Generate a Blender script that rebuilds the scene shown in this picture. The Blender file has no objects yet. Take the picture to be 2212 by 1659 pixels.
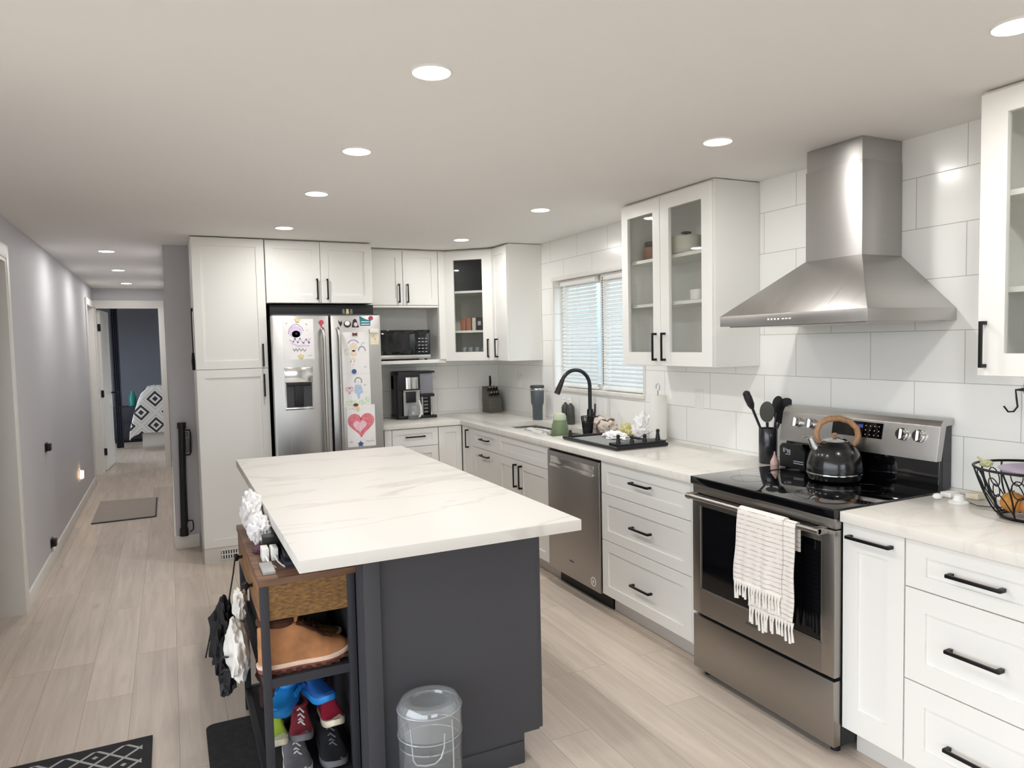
import bpy, bmesh, math, random
from mathutils import Vector, Matrix, noise
R = math.radians
PI = math.pi
random.seed(7)
SC = bpy.context.scene
COL = SC.collection

# ------------------------------------------------------------------ camera
H = 2.341          # ceiling height
YB = 6.093         # back wall of the kitchen
XL = -3.615        # left wall; the tiled right wall is x = 0
ZC = 0.914         # worktop height
cam_data = bpy.data.cameras.new('camera')
cam = bpy.data.objects.new('camera', cam_data)
COL.objects.link(cam)
yaw, pitch, roll = 0.448, -0.0578, -0.0218
fw = Vector((math.sin(yaw) * math.cos(pitch), math.cos(yaw) * math.cos(pitch), math.sin(pitch)))
rt = Vector((math.cos(yaw), -math.sin(yaw), 0))
up = rt.cross(fw)
c_, s_ = math.cos(roll), math.sin(roll)
rt2 = c_ * rt + s_ * up
up2 = -s_ * rt + c_ * up
m3 = Matrix((rt2, up2, -fw)).transposed()
cam.matrix_world = Matrix.Translation((-2.781, 0, 1.5418)) @ m3.to_4x4()
cam_data.sensor_width = 36.0
cam_data.lens = 1538.4 / 2212 * 36.0
cam_data.clip_start = 0.05
SC.camera = cam

# ------------------------------------------------------------------ world and exposure
LAMP_W = 6.3
SKY = 5.5
SC.view_settings.view_transform = 'Standard'
SC.view_settings.look = 'None'
SC.view_settings.gamma = 1.0
SC.view_settings.use_curve_mapping = False
SC.view_settings.exposure = 0.0
w = bpy.data.worlds.new('overcast_sky')
SC.world = w
w.use_nodes = True
bgn = w.node_tree.nodes['Background']
bgn.inputs[0].default_value = (0.86, 0.93, 1.0, 1)
bgn.inputs[1].default_value = SKY
_nt = w.node_tree
_tc = _nt.nodes.new('ShaderNodeTexCoord')
_sx = _nt.nodes.new('ShaderNodeSeparateXYZ')
_mr = _nt.nodes.new('ShaderNodeMapRange')
_mr.inputs['From Min'].default_value = -0.06
_mr.inputs['From Max'].default_value = 0.10
_mx = _nt.nodes.new('ShaderNodeMix')
_mx.data_type = 'RGBA'
_mx.inputs['A'].default_value = (0.27, 0.27, 0.26, 1)    # ground outside
_mx.inputs['B'].default_value = (0.86, 0.93, 1.0, 1)     # overcast sky
_nt.links.new(_tc.outputs['Generated'], _sx.inputs[0])
_nt.links.new(_sx.outputs['Z'], _mr.inputs['Value'])
_nt.links.new(_mr.outputs[0], _mx.inputs['Factor'])
_nt.links.new(_mx.outputs['Result'], bgn.inputs[0])
try:
    SC.cycles.max_bounces = 10
    SC.cycles.diffuse_bounces = 6
    SC.cycles.glossy_bounces = 5
    SC.cycles.transparent_max_bounces = 16
    SC.cycles.transmission_bounces = 8
    SC.cycles.caustics_reflective = False
    SC.cycles.caustics_refractive = False
    SC.cycles.sample_clamp_indirect = 6.0
    SC.cycles.use_denoising = True
except Exception:
    pass


# ------------------------------------------------------------------ materials
def lin(h):
    h = h.lstrip('#')
    v = [int(h[i:i + 2], 16) / 255 for i in (0, 2, 4)]
    return tuple(x / 12.92 if x <= 0.04045 else ((x + 0.055) / 1.055) ** 2.4 for x in v) + (1,)


def mk(name, col, rough=0.5, metal=0.0, var=None, bump=None, coat=0.0, emit=0.0, spec=0.5, trans=0.0, ior=1.45, sub=0.0):
    m = bpy.data.materials.new(name)
    m.use_nodes = True
    nt = m.node_tree
    b = nt.nodes['Principled BSDF']
    c = lin(col) if isinstance(col, str) else tuple(col) + (1,)
    b.inputs['Base Color'].default_value = c
    b.inputs['Roughness'].default_value = rough
    b.inputs['Metallic'].default_value = metal
    b.inputs['Specular IOR Level'].default_value = spec
    b.inputs['Coat Weight'].default_value = coat
    b.inputs['Coat Roughness'].default_value = 0.06
    b.inputs['Transmission Weight'].default_value = trans
    b.inputs['IOR'].default_value = ior
    if sub:
        b.inputs['Subsurface Weight'].default_value = sub
        b.inputs['Subsurface Radius'].default_value = (0.02, 0.02, 0.02)
    if emit:
        b.inputs['Emission Color'].default_value = c
        b.inputs['Emission Strength'].default_value = emit
    if var or bump:
        tc = nt.nodes.new('ShaderNodeTexCoord')
    if var:   # var = (scale or xyz scale, amount of brightness change)
        n = nt.nodes.new('ShaderNodeTexNoise')
        n.inputs['Detail'].default_value = 4
        mp = nt.nodes.new('ShaderNodeMapping')
        s = var[0] if isinstance(var[0], tuple) else (var[0],) * 3
        mp.inputs['Scale'].default_value = s
        n.inputs['Scale'].default_value = 1.0
        nt.links.new(tc.outputs['Object'], mp.inputs[0])
        nt.links.new(mp.outputs[0], n.inputs['Vector'])
        rp = nt.nodes.new('ShaderNodeValToRGB')
        a = var[1]
        rp.color_ramp.elements[0].position = 0.3
        rp.color_ramp.elements[1].position = 0.7
        lo = tuple(max(0, x * (1 - a)) for x in c[:3]) + (1,)
        hi = tuple(min(1, x * (1 + a)) for x in c[:3]) + (1,)
        if len(var) > 2:
            hi = lin(var[2])
        rp.color_ramp.elements[0].color = lo
        rp.color_ramp.elements[1].color = hi
        nt.links.new(n.outputs['Fac'], rp.inputs[0])
        nt.links.new(rp.outputs[0], b.inputs['Base Color'])
    if bump:  # bump = (scale or xyz, strength, distance)
        n2 = nt.nodes.new('ShaderNodeTexNoise')
        n2.inputs['Detail'].default_value = 3
        n2.inputs['Scale'].default_value = 1.0
        mp2 = nt.nodes.new('ShaderNodeMapping')
        s = bump[0] if isinstance(bump[0], tuple) else (bump[0],) * 3
        mp2.inputs['Scale'].default_value = s
        nt.links.new(tc.outputs['Object'], mp2.inputs[0])
        nt.links.new(mp2.outputs[0], n2.inputs['Vector'])
        bp = nt.nodes.new('ShaderNodeBump')
        bp.inputs['Strength'].default_value = bump[1]
        bp.inputs['Distance'].default_value = bump[2] if len(bump) > 2 else 0.002
        nt.links.new(n2.outputs['Fac'], bp.inputs['Height'])
        nt.links.new(bp.outputs[0], b.inputs['Normal'])
    return m


def thin_glass(name, tint=(0.93, 0.96, 0.95), rough=0.02, refl=1.0, haze=0.0):
    m = bpy.data.materials.new(name)
    m.use_nodes = True
    nt = m.node_tree
    nt.nodes.remove(nt.nodes['Principled BSDF'])
    out = nt.nodes['Material Output']
    tr = nt.nodes.new('ShaderNodeBsdfTransparent')
    tr.inputs[0].default_value = tint + (1,)
    gl = nt.nodes.new('ShaderNodeBsdfGlossy')
    gl.inputs['Roughness'].default_value = rough
    fr = nt.nodes.new('ShaderNodeLayerWeight')
    fr.inputs['Blend'].default_value = 0.5
    pw = nt.nodes.new('ShaderNodeMath')
    pw.operation = 'POWER'
    pw.inputs[1].default_value = 5.0
    nt.links.new(fr.outputs['Facing'], pw.inputs[0])
    mu = nt.nodes.new('ShaderNodeMath')
    mu.operation = 'MULTIPLY_ADD'
    mu.inputs[1].default_value = 0.9
    mu.inputs[2].default_value = 0.04 * refl
    nt.links.new(pw.outputs[0], mu.inputs[0])
    mx = nt.nodes.new('ShaderNodeMixShader')
    nt.links.new(mu.outputs[0], mx.inputs[0])
    src = tr
    if haze:
        df = nt.nodes.new('ShaderNodeBsdfDiffuse')
        df.inputs[0].default_value = (0.8, 0.82, 0.84, 1)
        m2 = nt.nodes.new('ShaderNodeMixShader')
        m2.inputs[0].default_value = haze
        nt.links.new(tr.outputs[0], m2.inputs[1])
        nt.links.new(df.outputs[0], m2.inputs[2])
        src = m2
    nt.links.new(src.outputs[0], mx.inputs[1])
    nt.links.new(gl.outputs[0], mx.inputs[2])
    nt.links.new(mx.outputs[0], out.inputs[0])
    return m


def tile_mat(name, axis, shift, col='#f2f2ef', grout='#bdbdba'):
    """8x16 inch white wall tile in running bond; axis 'y' or 'x' runs along the wall."""
    m = bpy.data.materials.new(name)
    m.use_nodes = True
    nt = m.node_tree
    b = nt.nodes['Principled BSDF']
    tc = nt.nodes.new('ShaderNodeTexCoord')
    sp = nt.nodes.new('ShaderNodeSeparateXYZ')
    nt.links.new(tc.outputs['Object'], sp.inputs[0])
    ax = nt.nodes.new('ShaderNodeMath')
    ax.operation = 'ADD'
    ax.inputs[1].default_value = shift
    nt.links.new(sp.outputs['Y' if axis == 'y' else 'X'], ax.inputs[0])
    az = nt.nodes.new('ShaderNodeMath')
    az.operation = 'ADD'
    az.inputs[1].default_value = -0.93 + 0.208 * 6
    nt.links.new(sp.outputs['Z'], az.inputs[0])
    cb = nt.nodes.new('ShaderNodeCombineXYZ')
    nt.links.new(ax.outputs[0], cb.inputs[0])
    nt.links.new(az.outputs[0], cb.inputs[1])
    br = nt.nodes.new('ShaderNodeTexBrick')
    br.offset = 0.5
    br.offset_frequency = 2
    br.inputs['Color1'].default_value = lin(col)
    br.inputs['Color2'].default_value = lin(col)
    br.inputs['Mortar'].default_value = lin(grout)
    br.inputs['Scale'].default_value = 1.0
    br.inputs['Mortar Size'].default_value = 0.0016
    br.inputs['Mortar Smooth'].default_value = 0.1
    br.inputs['Brick Width'].default_value = 0.413
    br.inputs['Row Height'].default_value = 0.208
    nt.links.new(cb.outputs[0], br.inputs['Vector'])
    nt.links.new(br.outputs['Color'], b.inputs['Base Color'])
    rr = nt.nodes.new('ShaderNodeMapRange')
    rr.inputs['To Min'].default_value = 0.20
    rr.inputs['To Max'].default_value = 0.6
    nt.links.new(br.outputs['Fac'], rr.inputs['Value'])
    nt.links.new(rr.outputs[0], b.inputs['Roughness'])
    b.inputs['Specular IOR Level'].default_value = 0.32
    bp = nt.nodes.new('ShaderNodeBump')
    bp.invert = True
    bp.inputs['Strength'].default_value = 0.5
    bp.inputs['Distance'].default_value = 0.0015
    nt.links.new(br.outputs['Fac'], bp.inputs['Height'])
    nt.links.new(bp.outputs[0], b.inputs['Normal'])
    return m


def plank_mat():
    m = bpy.data.materials.new('greige_plank_floor')
    m.use_nodes = True
    nt = m.node_tree
    L = nt.links.new
    b = nt.nodes['Principled BSDF']
    tc = nt.nodes.new('ShaderNodeTexCoord')
    sp = nt.nodes.new('ShaderNodeSeparateXYZ')
    L(tc.outputs['Object'], sp.inputs[0])
    ay = nt.nodes.new('ShaderNodeMath'); ay.operation = 'ADD'; ay.inputs[1].default_value = 20.37
    ax = nt.nodes.new('ShaderNodeMath'); ax.operation = 'ADD'; ax.inputs[1].default_value = 12.06
    L(sp.outputs['Y'], ay.inputs[0]); L(sp.outputs['X'], ax.inputs[0])
    cb = nt.nodes.new('ShaderNodeCombineXYZ')
    L(ay.outputs[0], cb.inputs[0]); L(ax.outputs[0], cb.inputs[1])
    br = nt.nodes.new('ShaderNodeTexBrick')
    br.offset = 0.37
    br.offset_frequency = 3
    br.inputs['Color1'].default_value = (0, 0, 0, 1)
    br.inputs['Color2'].default_value = (1, 1, 1, 1)
    br.inputs['Mortar'].default_value = (0.5, 0.5, 0.5, 1)
    br.inputs['Scale'].default_value = 1.0
    br.inputs['Mortar Size'].default_value = 0.0009
    br.inputs['Mortar Smooth'].default_value = 0.2
    br.inputs['Bias'].default_value = 0.0
    br.inputs['Brick Width'].default_value = 1.22
    br.inputs['Row Height'].default_value = 0.185
    L(cb.outputs[0], br.inputs['Vector'])
    # per plank offset of the grain
    off = nt.nodes.new('ShaderNodeVectorMath'); off.operation = 'SCALE'; off.inputs['Scale'].default_value = 7.0
    L(br.outputs['Color'], off.inputs[0])
    add = nt.nodes.new('ShaderNodeVectorMath'); add.operation = 'ADD'
    L(tc.outputs['Object'], add.inputs[0]); L(off.outputs[0], add.inputs[1])
    mp = nt.nodes.new('ShaderNodeMapping')
    mp.inputs['Scale'].default_value = (26, 1.6, 26)
    L(add.outputs[0], mp.inputs[0])
    n1 = nt.nodes.new('ShaderNodeTexNoise')
    n1.inputs['Scale'].default_value = 1.0; n1.inputs['Detail'].default_value = 7; n1.inputs['Roughness'].default_value = 0.62
    n1.inputs['Distortion'].default_value = 0.6
    L(mp.outputs[0], n1.inputs['Vector'])
    rp = nt.nodes.new('ShaderNodeValToRGB')
    e = rp.color_ramp.elements
    e[0].position = 0.22; e[0].color = lin('#bcaea1')
    e[1].position = 0.75; e[1].color = lin('#dbcdbf')
    k = e.new(0.5); k.color = lin('#cec0b2')
    L(n1.outputs['Fac'], rp.inputs[0])
    # plank to plank tone
    hs = nt.nodes.new('ShaderNodeMapRange')
    hs.inputs['To Min'].default_value = 0.90; hs.inputs['To Max'].default_value = 1.06
    L(br.outputs['Color'], hs.inputs['Value'])
    mul = nt.nodes.new('ShaderNodeVectorMath'); mul.operation = 'SCALE'
    L(rp.outputs[0], mul.inputs[0]); L(hs.outputs[0], mul.inputs['Scale'])
    # knots
    mp3 = nt.nodes.new('ShaderNodeMapping'); mp3.inputs['Scale'].default_value = (5, 1.7, 5)
    L(add.outputs[0], mp3.inputs[0])
    vo = nt.nodes.new('ShaderNodeTexVoronoi'); vo.inputs['Scale'].default_value = 1.0
    L(mp3.outputs[0], vo.inputs['Vector'])
    kr = nt.nodes.new('ShaderNodeMapRange')
    kr.inputs['From Min'].default_value = 0.03; kr.inputs['From Max'].default_value = 0.13
    kr.inputs['To Min'].default_value = 0.80; kr.inputs['To Max'].default_value = 1.0
    L(vo.outputs['Distance'], kr.inputs['Value'])
    mul2 = nt.nodes.new('ShaderNodeVectorMath'); mul2.operation = 'SCALE'
    L(mul.outputs[0], mul2.inputs[0]); L(kr.outputs[0], mul2.inputs['Scale'])
    mx = nt.nodes.new('ShaderNodeMix'); mx.data_type = 'RGBA'
    mx.inputs['B'].default_value = lin('#8a7c70')
    L(br.outputs['Fac'], mx.inputs['Factor'])
    L(mul2.outputs[0], mx.inputs['A'])
    L(mx.outputs['Result'], b.inputs['Base Color'])
    b.inputs['Roughness'].default_value = 0.42
    bp = nt.nodes.new('ShaderNodeBump'); bp.inputs['Strength'].default_value = 0.12; bp.inputs['Distance'].default_value = 0.002
    L(n1.outputs['Fac'], bp.inputs['Height']); L(bp.outputs[0], b.inputs['Normal'])
    return m


def quartz_mat(name, base, vein, amt=0.5, sc=1.0, sharp=0.06, rough=0.12):
    m = bpy.data.materials.new(name)
    m.use_nodes = True
    nt = m.node_tree
    L = nt.links.new
    b = nt.nodes['Principled BSDF']
    tc = nt.nodes.new('ShaderNodeTexCoord')
    mp = nt.nodes.new('ShaderNodeMapping')
    mp.inputs['Rotation'].default_value = (0, 0, R(35))
    mp.inputs['Scale'].default_value = (0.55 * sc, 2.0 * sc, 1 * sc)
    L(tc.outputs['Object'], mp.inputs[0])
    n = nt.nodes.new('ShaderNodeTexNoise')
    n.inputs['Scale'].default_value = 1.3; n.inputs['Detail'].default_value = 6; n.inputs['Distortion'].default_value = 1.4
    L(mp.outputs[0], n.inputs['Vector'])
    s = nt.nodes.new('ShaderNodeMath'); s.operation = 'SUBTRACT'; s.inputs[1].default_value = 0.5
    L(n.outputs['Fac'], s.inputs[0])
    a = nt.nodes.new('ShaderNodeMath'); a.operation = 'ABSOLUTE'
    L(s.outputs[0], a.inputs[0])
    r = nt.nodes.new('ShaderNodeMapRange')
    r.inputs['From Min'].default_value = 0.0; r.inputs['From Max'].default_value = sharp
    r.inputs['To Min'].default_value = amt; r.inputs['To Max'].default_value = 0.0
    L(a.outputs[0], r.inputs['Value'])
    n2 = nt.nodes.new('ShaderNodeTexNoise'); n2.inputs['Scale'].default_value = 2.2
    L(tc.outputs['Object'], n2.inputs['Vector'])
    mu = nt.nodes.new('ShaderNodeMath'); mu.operation = 'MULTIPLY'
    L(r.outputs[0], mu.inputs[0]); L(n2.outputs['Fac'], mu.inputs[1])
    mx = nt.nodes.new('ShaderNodeMix'); mx.data_type = 'RGBA'
    mx.inputs['A'].default_value = lin(base); mx.inputs['B'].default_value = lin(vein)
    L(mu.outputs[0], mx.inputs['Factor'])
    L(mx.outputs['Result'], b.inputs['Base Color'])
    b.inputs['Roughness'].default_value = rough
    b.inputs['Specular IOR Level'].default_value = 0.17
    return m


def steel_mat(name, col='#b4b0aa', rough=0.3, stretch=(2, 2, 260), bump=0.06, aniso=0.0):
    m = mk(name, col, rough, 1.0)
    nt = m.node_tree
    b = nt.nodes['Principled BSDF']
    tc = nt.nodes.new('ShaderNodeTexCoord')
    mp = nt.nodes.new('ShaderNodeMapping'); mp.inputs['Scale'].default_value = stretch
    nt.links.new(tc.outputs['Object'], mp.inputs[0])
    n = nt.nodes.new('ShaderNodeTexNoise'); n.inputs['Scale'].default_value = 1.0; n.inputs['Detail'].default_value = 2
    nt.links.new(mp.outputs[0], n.inputs['Vector'])
    rr = nt.nodes.new('ShaderNodeMapRange')
    rr.inputs['To Min'].default_value = rough - 0.07; rr.inputs['To Max'].default_value = rough + 0.09
    nt.links.new(n.outputs['Fac'], rr.inputs['Value'])
    nt.links.new(rr.outputs[0], b.inputs['Roughness'])
    bp = nt.nodes.new('ShaderNodeBump'); bp.inputs['Strength'].default_value = bump; bp.inputs['Distance'].default_value = 0.0006
    nt.links.new(n.outputs['Fac'], bp.inputs['Height']); nt.links.new(bp.outputs[0], b.inputs['Normal'])
    if aniso:
        tg = nt.nodes.new('ShaderNodeTangent')
        tg.direction_type = 'RADIAL'; tg.axis = 'Z'
        b.inputs['Anisotropic'].default_value = aniso
        b.inputs['Anisotropic Rotation'].default_value = 0.25
        nt.links.new(tg.outputs[0], b.inputs['Tangent'])
    return m


def lattice_mat(name, base, line, k, wdt, filled=None, rough=0.9, axes=('X', 'Y'), rot=True, nested=False):
    """woven diamond pattern: lines of a lattice rotated 45 degrees"""
    m = bpy.data.materials.new(name)
    m.use_nodes = True
    nt = m.node_tree
    L = nt.links.new
    b = nt.nodes['Principled BSDF']
    b.inputs['Roughness'].default_value = rough
    tc = nt.nodes.new('ShaderNodeTexCoord')
    sp = nt.nodes.new('ShaderNodeSeparateXYZ')
    L(tc.outputs['Object'], sp.inputs[0])

    def M(op, a, b_=None, v=None):
        n = nt.nodes.new('ShaderNodeMath'); n.operation = op
        if hasattr(a, 'links'): L(a, n.inputs[0])
        else: n.inputs[0].default_value = a
        if b_ is not None: L(b_, n.inputs[1])
        if v is not None: n.inputs[1].default_value = v
        return n.outputs[0]
    X, Y = sp.outputs[axes[0]], sp.outputs[axes[1]]
    u = M('MULTIPLY', M('ADD', X, Y), v=k)
    v = M('MULTIPLY', M('SUBTRACT', X, Y), v=k)
    fu = M('ABSOLUTE', M('SUBTRACT', M('FRACT', M('ADD', u, v=50.0)), v=0.5))
    fv = M('ABSOLUTE', M('SUBTRACT', M('FRACT', M('ADD', v, v=50.0)), v=0.5))
    mxd = M('MAXIMUM', fu, fv)
    ln = M('GREATER_THAN', mxd, v=0.5 - wdt)
    res = ln
    if nested:   # smaller lines inside each diamond
        w2 = M('GREATER_THAN', M('FRACT', M('MULTIPLY', mxd, v=5.0)), v=0.52)
        res = M('MAXIMUM', ln, w2)
    else:
        dot = M('LESS_THAN', mxd, v=0.12)
        par = M('GREATER_THAN', M('FRACT', M('MULTIPLY', M('FLOOR', M('ADD', u, v=50.0)), v=0.5)), v=0.25)
        par2 = M('GREATER_THAN', M('FRACT', M('MULTIPLY', M('FLOOR', M('ADD', v, v=50.0)), v=0.5)), v=0.25)
        res = M('MAXIMUM', ln, M('MULTIPLY', dot, M('MULTIPLY', par, par2)))
    mx = nt.nodes.new('ShaderNodeMix'); mx.data_type = 'RGBA'
    mx.inputs['A'].default_value = lin(base); mx.inputs['B'].default_value = lin(line)
    L(res, mx.inputs['Factor'])
    L(mx.outputs['Result'], b.inputs['Base Color'])
    return m


def stripe_mat(name, base, line, scale, thr, axis='Z', noise_amt=0.5, rough=0.95):
    m = bpy.data.materials.new(name)
    m.use_nodes = True
    nt = m.node_tree
    L = nt.links.new
    b = nt.nodes['Principled BSDF']
    b.inputs['Roughness'].default_value = rough
    tc = nt.nodes.new('ShaderNodeTexCoord')
    wv = nt.nodes.new('ShaderNodeTexWave')
    wv.wave_type = 'BANDS'; wv.bands_direction = axis
    wv.inputs['Scale'].default_value = scale
    wv.inputs['Distortion'].default_value = 0.4
    wv.inputs['Detail'].default_value = 1
    L(tc.outputs['Object'], wv.inputs['Vector'])
    n = nt.nodes.new('ShaderNodeTexNoise'); n.inputs['Scale'].default_value = 40
    L(tc.outputs['Object'], n.inputs['Vector'])
    r = nt.nodes.new('ShaderNodeMapRange')
    r.inputs['From Min'].default_value = thr; r.inputs['From Max'].default_value = min(1.0, thr + 0.15)
    L(wv.outputs['Fac'], r.inputs['Value'])
    mu = nt.nodes.new('ShaderNodeMath'); mu.operation = 'MULTIPLY'
    L(r.outputs[0], mu.inputs[0])
    r2 = nt.nodes.new('ShaderNodeMapRange'); r2.inputs['To Min'].default_value = 1 - noise_amt
    r2.inputs['From Min'].default_value = 0.35; r2.inputs['From Max'].default_value = 0.6
    L(n.outputs['Fac'], r2.inputs['Value']); L(r2.outputs[0], mu.inputs[1])
    mx = nt.nodes.new('ShaderNodeMix'); mx.data_type = 'RGBA'
    mx.inputs['A'].default_value = lin(base); mx.inputs['B'].default_value = lin(line)
    L(mu.outputs[0], mx.inputs['Factor'])
    L(mx.outputs['Result'], b.inputs['Base Color'])
    bp = nt.nodes.new('ShaderNodeBump'); bp.inputs['Strength'].default_value = 0.35; bp.inputs['Distance'].default_value = 0.002
    L(n.outputs['Fac'], bp.inputs['Height']); L(bp.outputs[0], b.inputs['Normal'])
    return m


WHITE = mk('white_cabinet_paint', '#e9e8e4', 0.38, bump=(90, 0.02, 0.0005))
WHITE_IN = mk('cabinet_interior', '#e0dfd8', 0.55, var=(3, 0.03))
KICK = mk('toe_kick_white', '#d5d2cd', 0.5, var=(4, 0.03))
CEIL = mk('ceiling_paint', '#ebe9e6', 0.9, bump=(120, 0.05, 0.001))
WALLG = mk('grey_wall_paint', '#c9c8cb', 0.62, bump=(150, 0.06, 0.001))
TRIM = mk('white_trim_paint', '#e6e4df', 0.4, bump=(60, 0.02))
BEDW = mk('slate_bedroom_paint', '#767984', 0.75, var=(2, 0.05))
TILE_R = tile_mat('white_tile_right', 'y', -1.727 + 0.2065 + 0.413 * 20)
TILE_B = tile_mat('white_tile_back', 'x', 0.40 + 0.413 * 20)
FLOOR = plank_mat()
QUARTZ = quartz_mat('white_quartz_worktop', '#e4e0d9', '#c4bdb2', 0.45, 1.6, 0.035, 0.17)
QUARTZ_I = quartz_mat('white_marbled_island_quartz', '#d9d6d1', '#b9b2a9', 0.8, 0.75, 0.022, 0.42)
STEEL = steel_mat('brushed_steel', '#bfbdba', 0.31, (2, 260, 2))
STEEL_V = steel_mat('brushed_steel_upright', '#b4b1ac', 0.30, (120, 120, 2))
STEEL_C = steel_mat('brushed_steel_hood', '#bcbab7', 0.44, (3, 3, 240), 0.05, 0.8)
STEEL_H = steel_mat('brushed_steel_appliance', '#a8a4a0', 0.33, (3, 3, 240))
STEEL_D = steel_mat('dark_steel_appliance', '#a29d97', 0.34, (3, 3, 240))
STEEL_F = steel_mat('brushed_steel_fridge', '#c0bfbd', 0.32, (120, 3, 3))
CHROME = mk('polished_chrome', '#d8d8d6', 0.12, 1.0, var=(8, 0.03))
BLACK = mk('black_handle_metal', '#17171a', 0.38, 0.4, bump=(200, 0.03))
BLKPL = mk('black_plastic', '#141416', 0.45, bump=(140, 0.03))
BLKGL = mk('black_ceramic_glass', '#060608', 0.045, coat=0.5, var=(3, 0.1))
OVENGL = mk('oven_window_glass', '#07070a', 0.07, coat=0.3, var=(3, 0.1))
DGREY = mk('charcoal_island_paint', '#434347', 0.5, bump=(90, 0.03), spec=0.35)
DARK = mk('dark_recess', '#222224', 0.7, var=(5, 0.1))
DGPL = mk('dark_grey_plastic', '#3d3e42', 0.5, var=(6, 0.08))
WHTPL = mk('white_plastic', '#ecebe8', 0.4, var=(6, 0.03))
PAPER = mk('white_paper', '#eeecec', 0.85, var=(12, 0.03))
GLASS = thin_glass('cabinet_glass', (0.965, 0.975, 0.97))
CLEAR = thin_glass('clear_plastic', (0.93, 0.95, 0.96), 0.05, 2.2, 0.07)
WATER = thin_glass('water_body', (0.90, 0.93, 0.94), 0.02, 1.0, 0.02)
PANE = thin_glass('window_pane', (0.97, 0.99, 1.0))
RUSTIC = mk('rustic_brown_board', '#6f513c', 0.55, var=((5, 40, 40), 0.38), bump=((6, 50, 50), 0.25, 0.001))
RUSTIC_X = mk('rustic_brown_board_end', '#77572f', 0.6, var=((55, 12, 190), 0.5), bump=((60, 12, 200), 0.3, 0.001))
RUSTIC_D = mk('rustic_drawer_front', '#85603f', 0.55, var=((30, 6, 40), 0.3), bump=((30, 6, 40), 0.2, 0.001))
IRON = mk('dark_iron_frame', '#33343a', 0.5, 0.3, bump=(150, 0.05))
LAMP = mk('lit_diffuser', '#fff8ee', 0.5, emit=14.0)
SLAT = mk('white_blind_slat', '#dfe4e4', 0.5, var=(4, 0.02))


# ------------------------------------------------------------------ mesh helpers
class Fr:
    """a face frame: a along u, b up, c outwards along n"""
    def __init__(self, o, u, n):
        self.o, self.u, self.n = Vector(o), Vector(u).normalized(), Vector(n).normalized()

    def __call__(self, a, b, c):
        return self.o + self.u * a + Vector((0, 0, 1)) * b + self.n * c


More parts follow.
